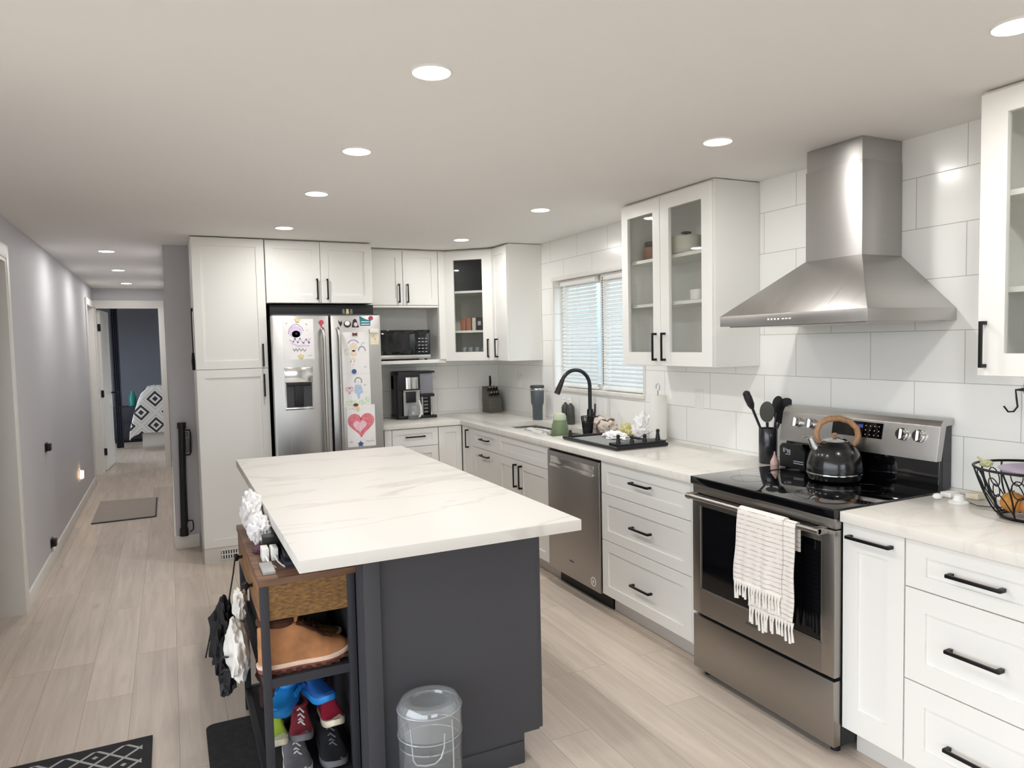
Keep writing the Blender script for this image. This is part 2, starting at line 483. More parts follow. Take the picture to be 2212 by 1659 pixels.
class B:
    def __init__(self):
        self.bm = bmesh.new()

    def _bev(self, verts, bev, seg=2):
        if bev > 0:
            es = list({e for v in verts for e in v.link_edges})
            bmesh.ops.bevel(self.bm, geom=es, offset=bev, segments=seg, affect='EDGES', profile=0.6)

    def hexa(self, p, bev=0.0):
        """p: eight corners, bottom ring then top ring"""
        v = [self.bm.verts.new(q) for q in p]
        for f in ((0, 3, 2, 1), (4, 5, 6, 7), (0, 1, 5, 4), (1, 2, 6, 5), (2, 3, 7, 6), (3, 0, 4, 7)):
            self.bm.faces.new([v[i] for i in f])
        self._bev(v, bev)
        return self

    def box(self, x0, x1, y0, y1, z0, z1, bev=0.0):
        x0, x1 = min(x0, x1), max(x0, x1); y0, y1 = min(y0, y1), max(y0, y1); z0, z1 = min(z0, z1), max(z0, z1)
        return self.hexa([(x0, y0, z0), (x1, y0, z0), (x1, y1, z0), (x0, y1, z0),
                          (x0, y0, z1), (x1, y0, z1), (x1, y1, z1), (x0, y1, z1)], bev)

    def fbox(self, F, a0, a1, b0, b1, c0, c1, bev=0.0):
        return self.hexa([F(a0, b0, c0), F(a0, b0, c1), F(a1, b0, c1), F(a1, b0, c0),
                          F(a0, b1, c0), F(a0, b1, c1), F(a1, b1, c1), F(a1, b1, c0)], bev)

    def prism(self, pts, d, bev=0.0):
        """closed polygon pts (3D) extruded by vector d"""
        d = Vector(d)
        a = [self.bm.verts.new(p) for p in pts]
        b = [self.bm.verts.new(Vector(p) + d) for p in pts]
        n = len(pts)
        self.bm.faces.new(a); self.bm.faces.new(list(reversed(b)))
        for i in range(n):
            j = (i + 1) % n
            self.bm.faces.new([a[j], a[i], b[i], b[j]])
        self._bev(a + b, bev)
        return self

    def poly(self, pts):
        self.bm.faces.new([self.bm.verts.new(p) for p in pts])
        return self

    def rings(self, rs, closed=True, cap=True):
        """connect successive rings of points"""
        vs = [[self.bm.verts.new(p) for p in r] for r in rs]
        n = len(vs[0])
        for i in range(len(vs) - 1):
            for j in range(n if closed else n - 1):
                k = (j + 1) % n
                try:
                    self.bm.faces.new([vs[i][j], vs[i][k], vs[i + 1][k], vs[i + 1][j]])
                except ValueError:
                    pass
        if cap and closed:
            self.bm.faces.new(list(reversed(vs[0])))
            self.bm.faces.new(vs[-1])
        return self

    def cyl(self, p0, p1, r0, r1=None, seg=20, cap=True):
        p0, p1 = Vector(p0), Vector(p1)
        r1 = r0 if r1 is None else r1
        return self.tube([p0, p1], [r0, r1], seg, cap=cap)

    def tube(self, pts, r, seg=8, closed=False, cap=True, flat=None):
        pts = [Vector(p) for p in pts]
        n = len(pts)
        rad = r if isinstance(r, (list, tuple)) else [r] * n
        rs = []
        prev = None
        for i, p in enumerate(pts):
            if closed:
                t = pts[(i + 1) % n] - pts[i - 1]
            else:
                t = pts[min(i + 1, n - 1)] - pts[max(i - 1, 0)]
            if t.length < 1e-9:
                t = Vector((0, 0, 1))
            t.normalize()
            if prev is None:
                ref = Vector((0, 0, 1)) if abs(t.z) < 0.9 else Vector((1, 0, 0))
                x = t.cross(ref).normalized()
            else:
                x = (prev - t * prev.dot(t))
                x = x.normalized() if x.length > 1e-6 else t.orthogonal().normalized()
            prev = x
            y = t.cross(x)
            fl = flat if flat else 1.0
            rs.append([p + (x * math.cos(2 * PI * k / seg) + y * math.sin(2 * PI * k / seg) * fl) * rad[i] for k in range(seg)])
        if closed:
            rs.append(rs[0])
            vs = [[self.bm.verts.new(q) for q in ring] for ring in rs[:-1]]
            for i in range(n):
                a, b = vs[i], vs[(i + 1) % n]
                # choose the twist that keeps the ring flat
                best = min(range(seg), key=lambda s: sum((a[k].co - b[(k + s) % seg].co).length for k in range(0, seg, 2)))
                for k in range(seg):
                    self.bm.faces.new([a[k], a[(k + 1) % seg], b[(k + 1 + best) % seg], b[(k + best) % seg]])
            return self
        return self.rings(rs, True, cap)

    def lathe(self, prof, c=(0, 0, 0), seg=32, cap=True, sx=1.0, sy=1.0):
        c = Vector(c)
        return self.rings([[c + Vector((r * math.cos(2 * PI * k / seg) * sx, r * math.sin(2 * PI * k / seg) * sy, z))
                            for k in range(seg)] for r, z in prof], True, cap)

    def ball(self, c, r, sub=2):
        rr = r if isinstance(r, (tuple, list)) else (r, r, r)
        g = bmesh.ops.create_icosphere(self.bm, subdivisions=sub, radius=1.0)
        for v in g['verts']:
            v.co = Vector(c) + Vector((v.co.x * rr[0], v.co.y * rr[1], v.co.z * rr[2]))
        return self

    def lump(self, c, r, seed=0, amt=0.25, freq=3.0, sub=4, floor=None, crease=0.0):
        """crumpled soft lump"""
        g = bmesh.ops.create_icosphere(self.bm, subdivisions=sub, radius=1.0)
        for v in g['verts']:
            d = v.co.normalized()
            q = d * freq + Vector((seed * 7.3, seed * 3.1, seed * 1.7))
            k = 1 + amt * noise.noise(q) + amt * 0.6 * noise.noise(q * 2.3)
            if crease:
                k -= crease * abs(noise.noise(q * 1.7 + Vector((9, 2, 4)))) * 1.5
            p = Vector(c) + Vector((d.x * r[0], d.y * r[1], d.z * r[2])) * k
            if floor is not None and p.z < floor:
                p.z = floor
            v.co = p
        return self

    def sheet(self, fn, nu, nv, thick=0.0):
        """fn(u, v) -> point; a cloth sheet with optional thickness"""
        g = [[self.bm.verts.new(fn(i / nu, j / nv)) for j in range(nv + 1)] for i in range(nu + 1)]
        fs = []
        for i in range(nu):
            for j in range(nv):
                fs.append(self.bm.faces.new([g[i][j], g[i + 1][j], g[i + 1][j + 1], g[i][j + 1]]))
        if thick:
            bmesh.ops.recalc_face_normals(self.bm, faces=fs)
            bmesh.ops.solidify(self.bm, geom=fs, thickness=thick)
        return self

    def shaker(self, F, a0, a1, b0, b1, c0=0.0, t=0.02, rail=0.058, rec=0.008, glass=False, rails=None):
        """shaker door or drawer front; glass=True leaves the middle open"""
        rl = rail if rails is None else rails
        rv = min(rail, (a1 - a0) * 0.3)
        rh = min(rl, (b1 - b0) * 0.3)
        bm = self.bm
        A = [(a0, b0), (a1, b0), (a1, b1), (a0, b1)]
        I = [(a0 + rv, b0 + rh), (a1 - rv, b0 + rh), (a1 - rv, b1 - rh), (a0 + rv, b1 - rh)]
        e = 0.0016
        A2 = [(a0 + e, b0 + e), (a1 - e, b0 + e), (a1 - e, b1 - e), (a0 + e, b1 - e)]
        back = [bm.verts.new(F(a, b, c0)) for a, b in A]
        side = [bm.verts.new(F(a, b, c0 + t - e)) for a, b in A]
        front = [bm.verts.new(F(a, b, c0 + t)) for a, b in A2]
        inn = [bm.verts.new(F(a, b, c0 + t)) for a, b in I]
        dep = [bm.verts.new(F(a, b, c0 + (t - rec if not glass else 0))) for a, b in I]
        for i in range(4):
            j = (i + 1) % 4
            bm.faces.new([back[i], back[j], side[j], side[i]])
            bm.faces.new([side[i], side[j], front[j], front[i]])
            bm.faces.new([front[i], front[j], inn[j], inn[i]])
            bm.faces.new([inn[i], inn[j], dep[j], dep[i]])
            if glass:
                bm.faces.new([back[j], back[i], dep[i], dep[j]])
        if not glass:
            bm.faces.new(dep)
            bm.faces.new(list(reversed(back)))
        return self


ORG = {}


def fin(name, b, mat, origin, smooth=True):
    bm = b.bm
    bmesh.ops.recalc_face_normals(bm, faces=bm.faces)
    if origin is not None:
        o = Vector(origin)
        for v in bm.verts:
            v.co -= o
    me = bpy.data.meshes.new(name)
    bm.to_mesh(me)
    bm.free()
    if smooth:
        me.shade_smooth()
        me.set_sharp_from_angle(angle=R(38))
    me.materials.append(mat)
    ob = bpy.data.objects.new(name, me)
    COL.objects.link(ob)
    return ob


def thing(name, label, cat, loc, group=None, rz=0.0):
    o = bpy.data.objects.new(name, None)
    o.empty_display_size = 0.05
    COL.objects.link(o)
    o.location = loc
    o.rotation_euler = (0, 0, rz)
    o['label'] = label
    o['category'] = cat
    if group:
        o['group'] = group
    ORG[o.name] = Vector(loc)
    return o


def part(name, b, mat, parent, local=False, label=None):
    ob = fin(name, b, mat, None if local else ORG[parent.name])
    ob.parent = parent
    ORG[ob.name] = ORG[parent.name]
    if label:
        ob['label'] = label
    return ob


def solo(name, b, mat, label, cat, loc, group=None, kind=None, local=False, rz=0.0):
    """a thing that is one mesh"""
    ob = fin(name, b, mat, None if local else loc)
    ob.location = loc
    ob.rotation_euler = (0, 0, rz)
    ob['label'] = label
    ob['category'] = cat
    if group:
        ob['group'] = group
    if kind:
        ob['kind'] = kind
    ORG[ob.name] = Vector(loc)
    return ob


def struct(name, b, mat, parent=None, label=None):
    if parent is not None:
        return part(name, b, mat, parent, label=label)
    ob = fin(name, b, mat, None)
    ob['kind'] = 'structure'
    if label:
        ob['label'] = label
    ORG[ob.name] = Vector((0, 0, 0))
    return ob


def dup(root, loc, rz=None, label=None, scale=None):
    r = root.copy()
    COL.objects.link(r)
    r.location = loc
    if rz is not None:
        r.rotation_euler = (0, 0, rz)
    if scale:
        r.scale = scale
    if label:
        r['label'] = label
    for ch in list(root.children):
        c = ch.copy(); COL.objects.link(c); c.parent = r
        for g in ch.children:
            d = g.copy(); COL.objects.link(d); d.parent = c
    return r


def pull(parent, F, a, b, c, length, vertical, name='handle', th=0.011, off=0.03):
    """flat black bar pull on two posts"""
    h = B()
    l2, t2 = length / 2, th / 2
    if vertical:
        h.fbox(F, a - t2, a + t2, b - l2, b + l2, c + off - 0.008, c + off, 0.0015)
        for s in (-1, 1):
            h.fbox(F, a - t2, a + t2, b + s * (l2 - 0.006) - 0.006, b + s * (l2 - 0.006) + 0.006, c, c + off - 0.004)
    else:
        h.fbox(F, a - l2, a + l2, b - t2, b + t2, c + off - 0.008, c + off, 0.0015)
        for s in (-1, 1):
            h.fbox(F, a + s * (l2 - 0.006) - 0.006, a + s * (l2 - 0.006) + 0.006, b - t2, b + t2, c, c + off - 0.004)
    return part(name, h, BLACK, parent, label='black bar handle')


def arc(c, r, a0, a1, n, ax=(1, 0, 0), ay=(0, 0, 1)):
    c, ax, ay = Vector(c), Vector(ax), Vector(ay)
    return [c + ax * r * math.cos(a0 + (a1 - a0) * i / n) + ay * r * math.sin(a0 + (a1 - a0) * i / n) for i in range(n + 1)]

# ------------------------------------------------------------------ setting
YF = -3.2          # wall behind the viewer
b = B(); b.box(-5.4, 0.12, YF, 14.4, -0.06, 0.0)
struct('floor', b, FLOOR)
b = B(); b.box(-5.4, 0.12, YF, 14.4, H, H + 0.06)
struct('ceiling', b, CEIL)

WY0, WY1, WZ0, WZ1 = 3.80, 4.98, 1.178, 2.02     # window opening in the tiled wall
b = B()
b.box(0, 0.14, YF, WY0, 0, H); b.box(0, 0.14, WY1, YB + 0.12, 0, H)
b.box(0, 0.14, WY0, WY1, 0, WZ0); b.box(0, 0.14, WY0, WY1, WZ1, H)
struct('wall_right', b, TILE_R)
b = B(); b.box(-2.61, 0.0, YB, YB + 0.12, 0, H)
struct('wall_back', b, TILE_B)
b = B(); b.box(-2.79, -2.61, 6.05, 10.4, 0, H)
struct('wall_partition', b, WALLG)
b = B()
xl0 = XL - 0.11
b.box(xl0, XL, YF, -2.3, 0, H); b.box(xl0, XL, -2.3, 2.4, 0, 0.12); b.box(xl0, XL, -2.3, 2.4, 2.12, H); b.box(xl0, XL, 2.4, 4.08, 0, H)  # unseen window opening added here to throw daylight on the right wall
b.box(xl0, XL, 4.08, 5.0, 2.09, H)
b.box(xl0, XL, 5.0, 9.52, 0, H); b.box(xl0, XL, 9.52, 10.30, 2.09, H); b.box(xl0, XL, 10.30, 10.4, 0, H)
struct('wall_left', b, WALLG)
b = B()
b.box(XL - 0.11, -3.60, 10.4, 10.5, 0, H); b.box(-3.60, -2.86, 10.4, 10.5, 2.10, H); b.box(-2.86, -2.61, 10.4, 10.5, 0, H)
struct('wall_hall', b, WALLG)
# bedroom beyond the hall, with unseen window openings added on both sides to light the bed
b = B()
b.box(-4.7, -0.4, 14.2, 14.3, 0, H)
b.box(-4.8, -4.7, 10.5, 11.3, 0, H); b.box(-4.8, -4.7, 13.2, 14.3, 0, H); b.box(-4.8, -4.7, 11.3, 13.2, 0, 0.7); b.box(-4.8, -4.7, 11.3, 13.2, 2.1, H)
b.box(-0.4, -0.3, 10.5, 11.2, 0, H); b.box(-0.4, -0.3, 13.2, 14.3, 0, H)
b.box(-0.4, -0.3, 11.2, 13.2, 0, 0.9); b.box(-0.4, -0.3, 11.2, 13.2, 2.1, H)
b.box(-4.8, -3.726, 10.4, 10.5, 0, H); b.box(-2.6, -0.3, 10.4, 10.5, 0, H)
struct('wall_bedroom', b, BEDW)
# room behind the near doorway on the left
b = B()
b.box(-5.3, -5.2, 3.0, 6.2, 0, H); b.box(-5.3, XL - 0.11, 3.0, 3.1, 0, H); b.box(-5.3, XL - 0.11, 6.1, 6.2, 0, H)
struct('wall_side', b, BEDW)
# wall behind the viewer; its unseen window opening is added for daylight
b = B()
b.box(XL - 0.11, -2.9, YF - 0.1, YF, 0, H); b.box(-1.0, 0.14, YF - 0.1, YF, 0, H)
b.box(-2.9, -1.0, YF - 0.1, YF, 0, 0.9); b.box(-2.9, -1.0, YF - 0.1, YF, 2.12, H)
struct('wall_front', b, WALLG)

b = B(); b.box(XL, XL + 0.013, 5.065, 9.45, 0, 0.095, 0.003)
struct('baseboard_left', b, TRIM)
b = B(); b.box(-2.80, -2.625, 6.034, 6.05, 0, 0.105, 0.003)
struct('baseboard_partition', b, TRIM)
b = B(); b.box(-2.803, -2.79, 6.05, 10.35, 0, 0.095, 0.003)
struct('baseboard_hall', b, TRIM)
# near doorway: jamb and casing
b = B()
b.box(xl0 - 0.012, XL + 0.012, 4.975, 5.0, 0, 2.09, 0.002)
b.box(xl0 - 0.012, XL + 0.012, 4.08, 4.975, 2.07, 2.09)
b.box(xl0 - 0.012, XL + 0.012, 4.08, 4.10, 0, 2.07)
b.box(XL, XL + 0.016, 5.0, 5.062, 0, 2.17, 0.003)
b.box(XL, XL + 0.018, 4.0, 5.0, 2.09, 2.17, 0.003)
b.box(XL, XL + 0.016, 4.0, 4.08, 0, 2.09, 0.003)
struct('trim_1', b, TRIM)
# far doorway on the left with a closed white door
b = B()
b.box(XL, XL + 0.016, 9.45, 9.52, 0, 2.17, 0.003); b.box(XL, XL + 0.016, 10.30, 10.385, 0, 2.17, 0.003)
b.box(XL, XL + 0.018, 9.52, 10.30, 2.09, 2.17, 0.003)
b.box(xl0, XL + 0.01, 10.28, 10.30, 0, 2.09); b.box(xl0, XL + 0.01, 9.52, 9.54, 0, 2.09)
struct('trim_2', b, TRIM)
b = B()
FD2 = Fr((xl0 + 0.01, 0, 0), (0, 1, 0), (1, 0, 0))
b.shaker(FD2, 9.545, 10.275, 0.01, 2.08, 0, 0.035, 0.11, 0.008)
struct('door_2', b, TRIM)
# bedroom doorway casing
b = B()
b.box(-3.605, -3.585, 10.385, 10.52, 0, 2.10); b.box(-2.88, -2.86, 10.385, 10.52, 0, 2.10)
b.box(-3.605, -2.86, 10.385, 10.52, 2.09, 2.105)
b.box(-3.614, -2.81, 10.382, 10.4, 2.105, 2.19, 0.003)
b.box(-2.875, -2.81, 10.382, 10.4, 0, 2.105, 0.003)
struct('trim_3', b, TRIM)
# bedroom door leaf, swung open against the left
dv = Vector((0.055, 0.80, 0)).normalized()
FD = Fr((-3.57, 10.53, 0), dv, Vector((dv.y, -dv.x, 0)))
b = B()
b.shaker(FD, 0, 0.70, 0.012, 0.92, -0.02, 0.036, 0.10, 0.008)
b.shaker(FD, 0, 0.70, 0.92, 2.075, -0.02, 0.036, 0.10, 0.008)
d1 = struct('door_1', b, TRIM)
h = B()
h.cyl(FD(0.64, 0.98, 0.016), FD(0.64, 0.98, 0.06), 0.011, 0.011, 12); h.ball(FD(0.64, 0.98, 0.075), 0.028, 2)
part('door_knob', h, BLACK, d1)
for z in (0.25, 1.0, 1.85):
    h = B(); h.fbox(FD, -0.012, 0.004, z - 0.045, z + 0.045, -0.012, 0.02)
    part('hinge', h, BLACK, d1)

# wall added outside the kitchen window to tone down its daylight
b = B(); b.box(2.2, 2.3, 1.5, 9.5, -0.4, 4.2)
struct('wall_outside_screen', b, mk('daylight_screen_paint', '#a3abad', 0.8, var=((1, 1, 14), 0.06)))
# kitchen window
b = B()
t = 0.05
b.box(0.075, 0.115, WY0, WY1, WZ0, WZ0 + t, 0.003); b.box(0.075, 0.115, WY0, WY1, WZ1 - t, WZ1, 0.003)
b.box(0.075, 0.115, WY0, WY0 + t, WZ0 + t, WZ1 - t, 0.003); b.box(0.075, 0.115, WY1 - t, WY1, WZ0 + t, WZ1 - t, 0.003)
b.box(0.07, 0.118, 4.355, 4.415, WZ0 + t, WZ1 - t, 0.003)
win = struct('window_1', b, TRIM)
b = B(); b.box(0.094, 0.098, WY0 + t, WY1 - t, WZ0 + t, WZ1 - t)
struct('pane', b, PANE, win)
b = B(); b.box(-0.012, 0.075, WY0 - 0.01, WY1 + 0.01, WZ0 - 0.022, WZ0 + 0.004, 0.003)
struct('window_sill', b, QUARTZ, win)
b = B()
for (y0, y1) in ((WY0 - 0.02, WY0), (WY1, WY1 + 0.02)):
    b.box(-0.010, 0.0, y0, y1, WZ0, WZ1 + 0.03, 0.002)
b.box(-0.013, 0.0, WY0 - 0.02, WY1 + 0.02, WZ1, WZ1 + 0.03, 0.002)
struct('window_frame', b, TRIM, win)


def blind(y0, y1, label):
    r = thing('window_blind', label, 'blind', (0.045, (y0 + y1) / 2, WZ0 + 0.02), 'venetian blinds in the kitchen window')
    q = B(); q.box(0.028, 0.064, y0, y1, WZ1 - 0.045, WZ1 - 0.002, 0.003)
    part('headrail', q, WHTPL, r)
    q = B()
    n = 27
    for i in range(n):
        z = WZ1 - 0.062 - i * (WZ1 - WZ0 - 0.10) / (n - 1)
        a = R(52)
        dx, dz = 0.0135 * math.cos(a), 0.0135 * math.sin(a)
        q.hexa([(0.046 - dx, y0 + 0.004, z - dz), (0.046 + dx, y0 + 0.004, z + dz), (0.046 + dx, y1 - 0.004, z + dz), (0.046 - dx, y1 - 0.004, z - dz),
                (0.046 - dx, y0 + 0.004, z - dz + 0.0015), (0.046 + dx, y0 + 0.004, z + dz + 0.0015), (0.046 + dx, y1 - 0.004, z + dz + 0.0015), (0.046 - dx, y1 - 0.004, z - dz + 0.0015)])
    part('slats', q, SLAT, r)
    q = B(); q.box(0.033, 0.059, y0, y1, WZ0 + 0.012, WZ0 + 0.028, 0.003)
    part('bottom_rail', q, WHTPL, r)
    q = B()
    for f in (0.15, 0.5, 0.85):
        yy = y0 + (y1 - y0) * f
        q.cyl((0.031, yy, WZ1 - 0.04), (0.031, yy, WZ0 + 0.02), 0.0012, seg=5)
    part('ladder_cord', q, WHTPL, r)
    return r


blind(4.425, WY1 - 0.05, 'white slatted blind in the left pane of the kitchen window')
rb = blind(WY0 + 0.05, 4.345, 'white slatted blind in the right pane, partly behind the glass cabinet')
q = B()
for i in range(44):
    q.ball((0.024, 4.318, WZ1 - 0.03 - i * 0.0175), 0.0048, 1)
q.cyl((0.024, 4.318, WZ1 - 0.02), (0.024, 4.318, WZ0 + 0.04), 0.0012, seg=5)
part('bead_chain', q, DGPL, rb)


# ------------------------------------------------------------------ recessed ceiling lights
def downlight(x, y, label):
    r = thing('recessed_light', label, 'ceiling light', (x, y, H), 'round recessed ceiling lights')
    q = B()
    q.lathe([(0.055, 0.0), (0.060, 0.0), (0.0595, -0.004), (0.056, -0.006), (0.055, -0.003)], (x, y, H), 32, cap=False)
    part('trim_ring', q, WHTPL, r)
    q = B()
    q.lathe([(0.0555, -0.001), (0.0555, -0.0045), (0.054, -0.0055)], (x, y, H), 32)
    part('diffuser', q, LAMP, r)
    ld = bpy.data.lights.new('downlight_glow', 'AREA')
    ld.shape = 'DISK'; ld.size = 0.095; ld.energy = LAMP_W; ld.color = (1.0, 0.984, 0.962)
    lo = bpy.data.objects.new('downlight_glow', ld)
    COL.objects.link(lo)
    lo.parent = r
    lo.location = (0, 0, -0.0065)
    return r


for x, y, l in ((-2.05, 2.02, 'biggest round ceiling light of the row over the island, nearest the viewer'),
                (-2.05, 2.94, 'second round ceiling light over the island, counted from the viewer'),
                (-2.05, 3.82, 'third round ceiling light over the island, counted from the viewer'),
                (-2.05, 4.97, 'round ceiling light just in front of the cabinet above the fridge'),
                (-0.72, 5.13, 'round ceiling light just in front of the corner glass cabinet'),
                (-0.72, 3.84, 'round ceiling light in front of the kitchen window'),
                (-0.735, 2.28, 'round ceiling light to the left of the range hood chimney'),
                (-0.75, 1.14, 'round ceiling light cut by the right edge above the end glass cabinet'),
                (-3.19, 6.54, 'round ceiling light at the start of the hallway, nearest of the three'),
                (-3.19, 8.03, 'middle one of the three round ceiling lights in the hallway'),
                (-3.19, 9.57, 'farthest round ceiling light of the hallway, before the bedroom doorway')):
    downlight(x, y, l)

# ------------------------------------------------------------------ base cabinets
FR = Fr((-0.60, 0, 0), (0, -1, 0), (-1, 0, 0))     # right run: a = -y
FB = Fr((0, 5.493, 0), (1, 0, 0), (0, -1, 0))      # back run: a = x
G = 0.0018
DT = 0.872         # top of doors


def base(name, label, cat, F, a0, a1, depth=0.59, top=0.87, group='white base cabinets', kick=True):
    mid = F((a0 + a1) / 2, 0, -depth / 2)
    r = thing(name, label, cat, mid, group)
    q = B(); q.fbox(F, a0 + 0.001, a1 - 0.001, 0.105, top, -depth, -0.002)
    part('carcass', q, WHITE, r)
    if kick:
        q = B(); q.fbox(F, a0 + 0.001, a1 - 0.001, 0, 0.105, -depth, -0.062)
        part('toe_kick', q, KICK, r)
    return r


def front(r, F, a0, a1, b0, b1, name, handle=None, rail=0.058, rails=None):
    q = B(); q.shaker(F, a0 + G, a1 - G, b0 + G, b1 - G, 0, 0.02, rail, 0.0085, rails=rails)
    d = part(name, q, WHITE, r)
    if handle:
        ha, hb, ln, ver = handle
        pull(d, F, ha, hb, 0.02, ln, ver)
    return d


# corner unit with a folding door
r = base('corner_cabinet', 'white corner base cabinet with one upright black handle beside the sink run', 'cabinet', FR, -5.472, -5.25, top=0.66)
q = B(); q.box(-0.825, -0.62, 5.495, 6.05, 0.105, 0.87); part('carcass', q, WHITE, r)
q = B(); q.box(-0.825, -0.538, 5.555, 5.60, 0, 0.105); part('toe_kick', q, KICK, r)
front(r, FR, -5.468, -5.25, 0.11, DT, 'door', (-5.335, 0.775, 0.15, True), 0.05)
front(r, FB, -0.825, -0.622, 0.11, DT, 'door', None, 0.05)
# back run drawers
r = base('drawer_unit', 'white drawer unit under the coffee maker beside the fridge', 'cabinet', FB, -1.215, -0.828, depth=0.58)
front(r, FB, -1.215, -0.828, 0.725, DT, 'drawer', (-1.025, 0.806, 0.16, False), 0.05)
front(r, FB, -1.215, -0.828, 0.42, 0.725, 'drawer', (-1.025, 0.58, 0.16, False))
front(r, FB, -1.215, -0.828, 0.11, 0.42, 'drawer', (-1.025, 0.27, 0.16, False))
q = B(); q.box(-1.275, -1.217, 5.475, 6.06, 0.0, 0.872); part('filler_panel', q, WHITE, r)
# narrow drawers left of the sink
r = base('drawer_unit', 'narrow white drawer unit between the corner cabinet and the sink cabinet', 'cabinet', FR, -5.248, -4.762, top=0.66)
front(r, FR, -5.248, -4.762, 0.722, DT, 'drawer', (-4.99, 0.80, 0.15, False), 0.05)
front(r, FR, -5.248, -4.762, 0.11, 0.722, 'drawer', (-4.99, 0.675, 0.15, False))
# sink cabinet
r = base('sink_cabinet', 'white double door cabinet under the sink, left of the dishwasher', 'cabinet', FR, -4.760, -3.984, top=0.66)
front(r, FR, -4.760, -3.984, 0.722, DT, 'false_front', None, 0.05)
front(r, FR, -4.760, -4.4135, 0.11, 0.722, 'door', (-4.4135 - 0.042, 0.612, 0.165, True))
front(r, FR, -4.4135, -3.984, 0.11, 0.722, 'door', (-4.4135 + 0.042, 0.612, 0.165, True))
# three drawers right of the dishwasher
r = base('drawer_unit', 'white three drawer unit between the dishwasher and the range', 'cabinet', FR, -3.366, -2.556)
for b0, b1, hb in ((0.69, DT, 0.795), (0.425, 0.69, 0.557), (0.11, 0.425, 0.25)):
    front(r, FR, -3.366, -2.60, b0, b1, 'drawer', (-2.985, hb, 0.165, False))
q = B(); q.fbox(FR, -2.60 + G, -2.556, 0.11, DT, 0, 0.02); part('filler_panel', q, WHITE, r)
# pull-out right of the range
r = base('pullout_cabinet', 'tall narrow white pull-out cabinet right beside the range', 'cabinet', FR, -1.772, -1.5305)
front(r, FR, -1.772, -1.5305, 0.11, DT, 'pullout_front', (-1.655, 0.828, 0.17, False), 0.062, 0.09)
# end drawers
r = base('drawer_unit', 'white three drawer unit at the right edge, under the fruit basket', 'cabinet', FR, -1.529, -0.80)
for b0, b1, hb in ((0.712, DT, 0.792), (0.40, 0.712, 0.552), (0.11, 0.40, 0.235)):
    front(r, FR, -1.529, -1.06, b0, b1, 'drawer', (-1.295, hb, 0.165, False), 0.07)
    front(r, FR, -1.06, -0.80, b0, b1, 'drawer', None, 0.07)

# ------------------------------------------------------------------ worktops and sink
XF = -0.639
SY0, SY1, SX0, SX1 = 4.12, 5.06, -0.50, -0.14      # sink cut-out
zt, zb = ZC, ZC - 0.038
wt = thing('worktop', 'white quartz L shaped worktop along the window and the back wall', 'worktop', (-0.32, 4.0, zb))
b = B()
b.box(XF, SX0, 2.553, YB, zb, zt, 0.003); b.box(SX1, 0, 2.553, YB, zb, zt); b.box(SX0, SX1, 2.553, SY0, zb, zt); b.box(SX0, SX1, SY1, YB, zb, zt)
b.box(-1.29, XF, 5.455, YB, zb, zt, 0.003)
part('slab', b, QUARTZ, wt)
b = B(); b.box(XF, 0, 0.75, 1.768, zb, zt, 0.003)
solo('worktop', b, QUARTZ, 'white quartz worktop to the right of the range, with the wire basket', 'worktop', (-0.32, 1.26, zb), None)
sk = thing('sink', 'stainless steel sink bowl set under the worktop below the window', 'sink', (-0.32, 4.55, 0.70))
b = B()
b.box(SX0 - 0.01, SX0 - 0.004, SY0 - 0.01, SY1 + 0.01, 0.69, zb); b.box(SX1 + 0.004, SX1 + 0.01, SY0 - 0.01, SY1 + 0.01, 0.69, zb)
b.box(SX0 - 0.01, SX1 + 0.01, SY0 - 0.01, SY0 - 0.004, 0.69, zb); b.box(SX0 - 0.01, SX1 + 0.01, SY1 + 0.004, SY1 + 0.01, 0.69, zb)
b.box(SX0 - 0.01, SX1 + 0.01, SY0 - 0.01, SY1 + 0.01, 0.684, 0.69)
part('bowl', b, STEEL, sk)
b = B(); b.lathe([(0.045, 0), (0.045, 0.003), (0.03, 0.001)], (-0.3, 4.5, 0.690), 20)
part('drain', b, CHROME, sk)

# ------------------------------------------------------------------ wall cabinets
UT, UB = 2.326, 1.395


def open_box(F, a0, a1, b0, b1, d, t=0.016):
    q = B()
    q.fbox(F, a0, a0 + t, b0, b1, -d, 0); q.fbox(F, a1 - t, a1, b0, b1, -d, 0)
    q.fbox(F, a0 + t, a1 - t, b0, b0 + t, -d, 0); q.fbox(F, a0 + t, a1 - t, b1 - t, b1, -d, 0)
    q.fbox(F, a0 + t, a1 - t, b0 + t, b1 - t, -d, -d + 0.008)
    return q


def glass_door(r, F, a0, a1, hpos, rail=0.062, railz=0.075):
    q = B(); q.shaker(F, a0 + G, a1 - G, UB + G, UT - G, 0, 0.02, rail, 0, glass=True, rails=railz)
    d = part('glass_door', q, WHITE, r)
    q = B(); q.fbox(F, a0 + rail - 0.004, a1 - rail + 0.004, UB + railz - 0.004, UT - railz + 0.004, 0.004, 0.008)
    part('glass_pane', q, GLASS, d, label='clear glass pane')
    pull(d, F, hpos, 1.502, 0.02, 0.155, True)
    return d


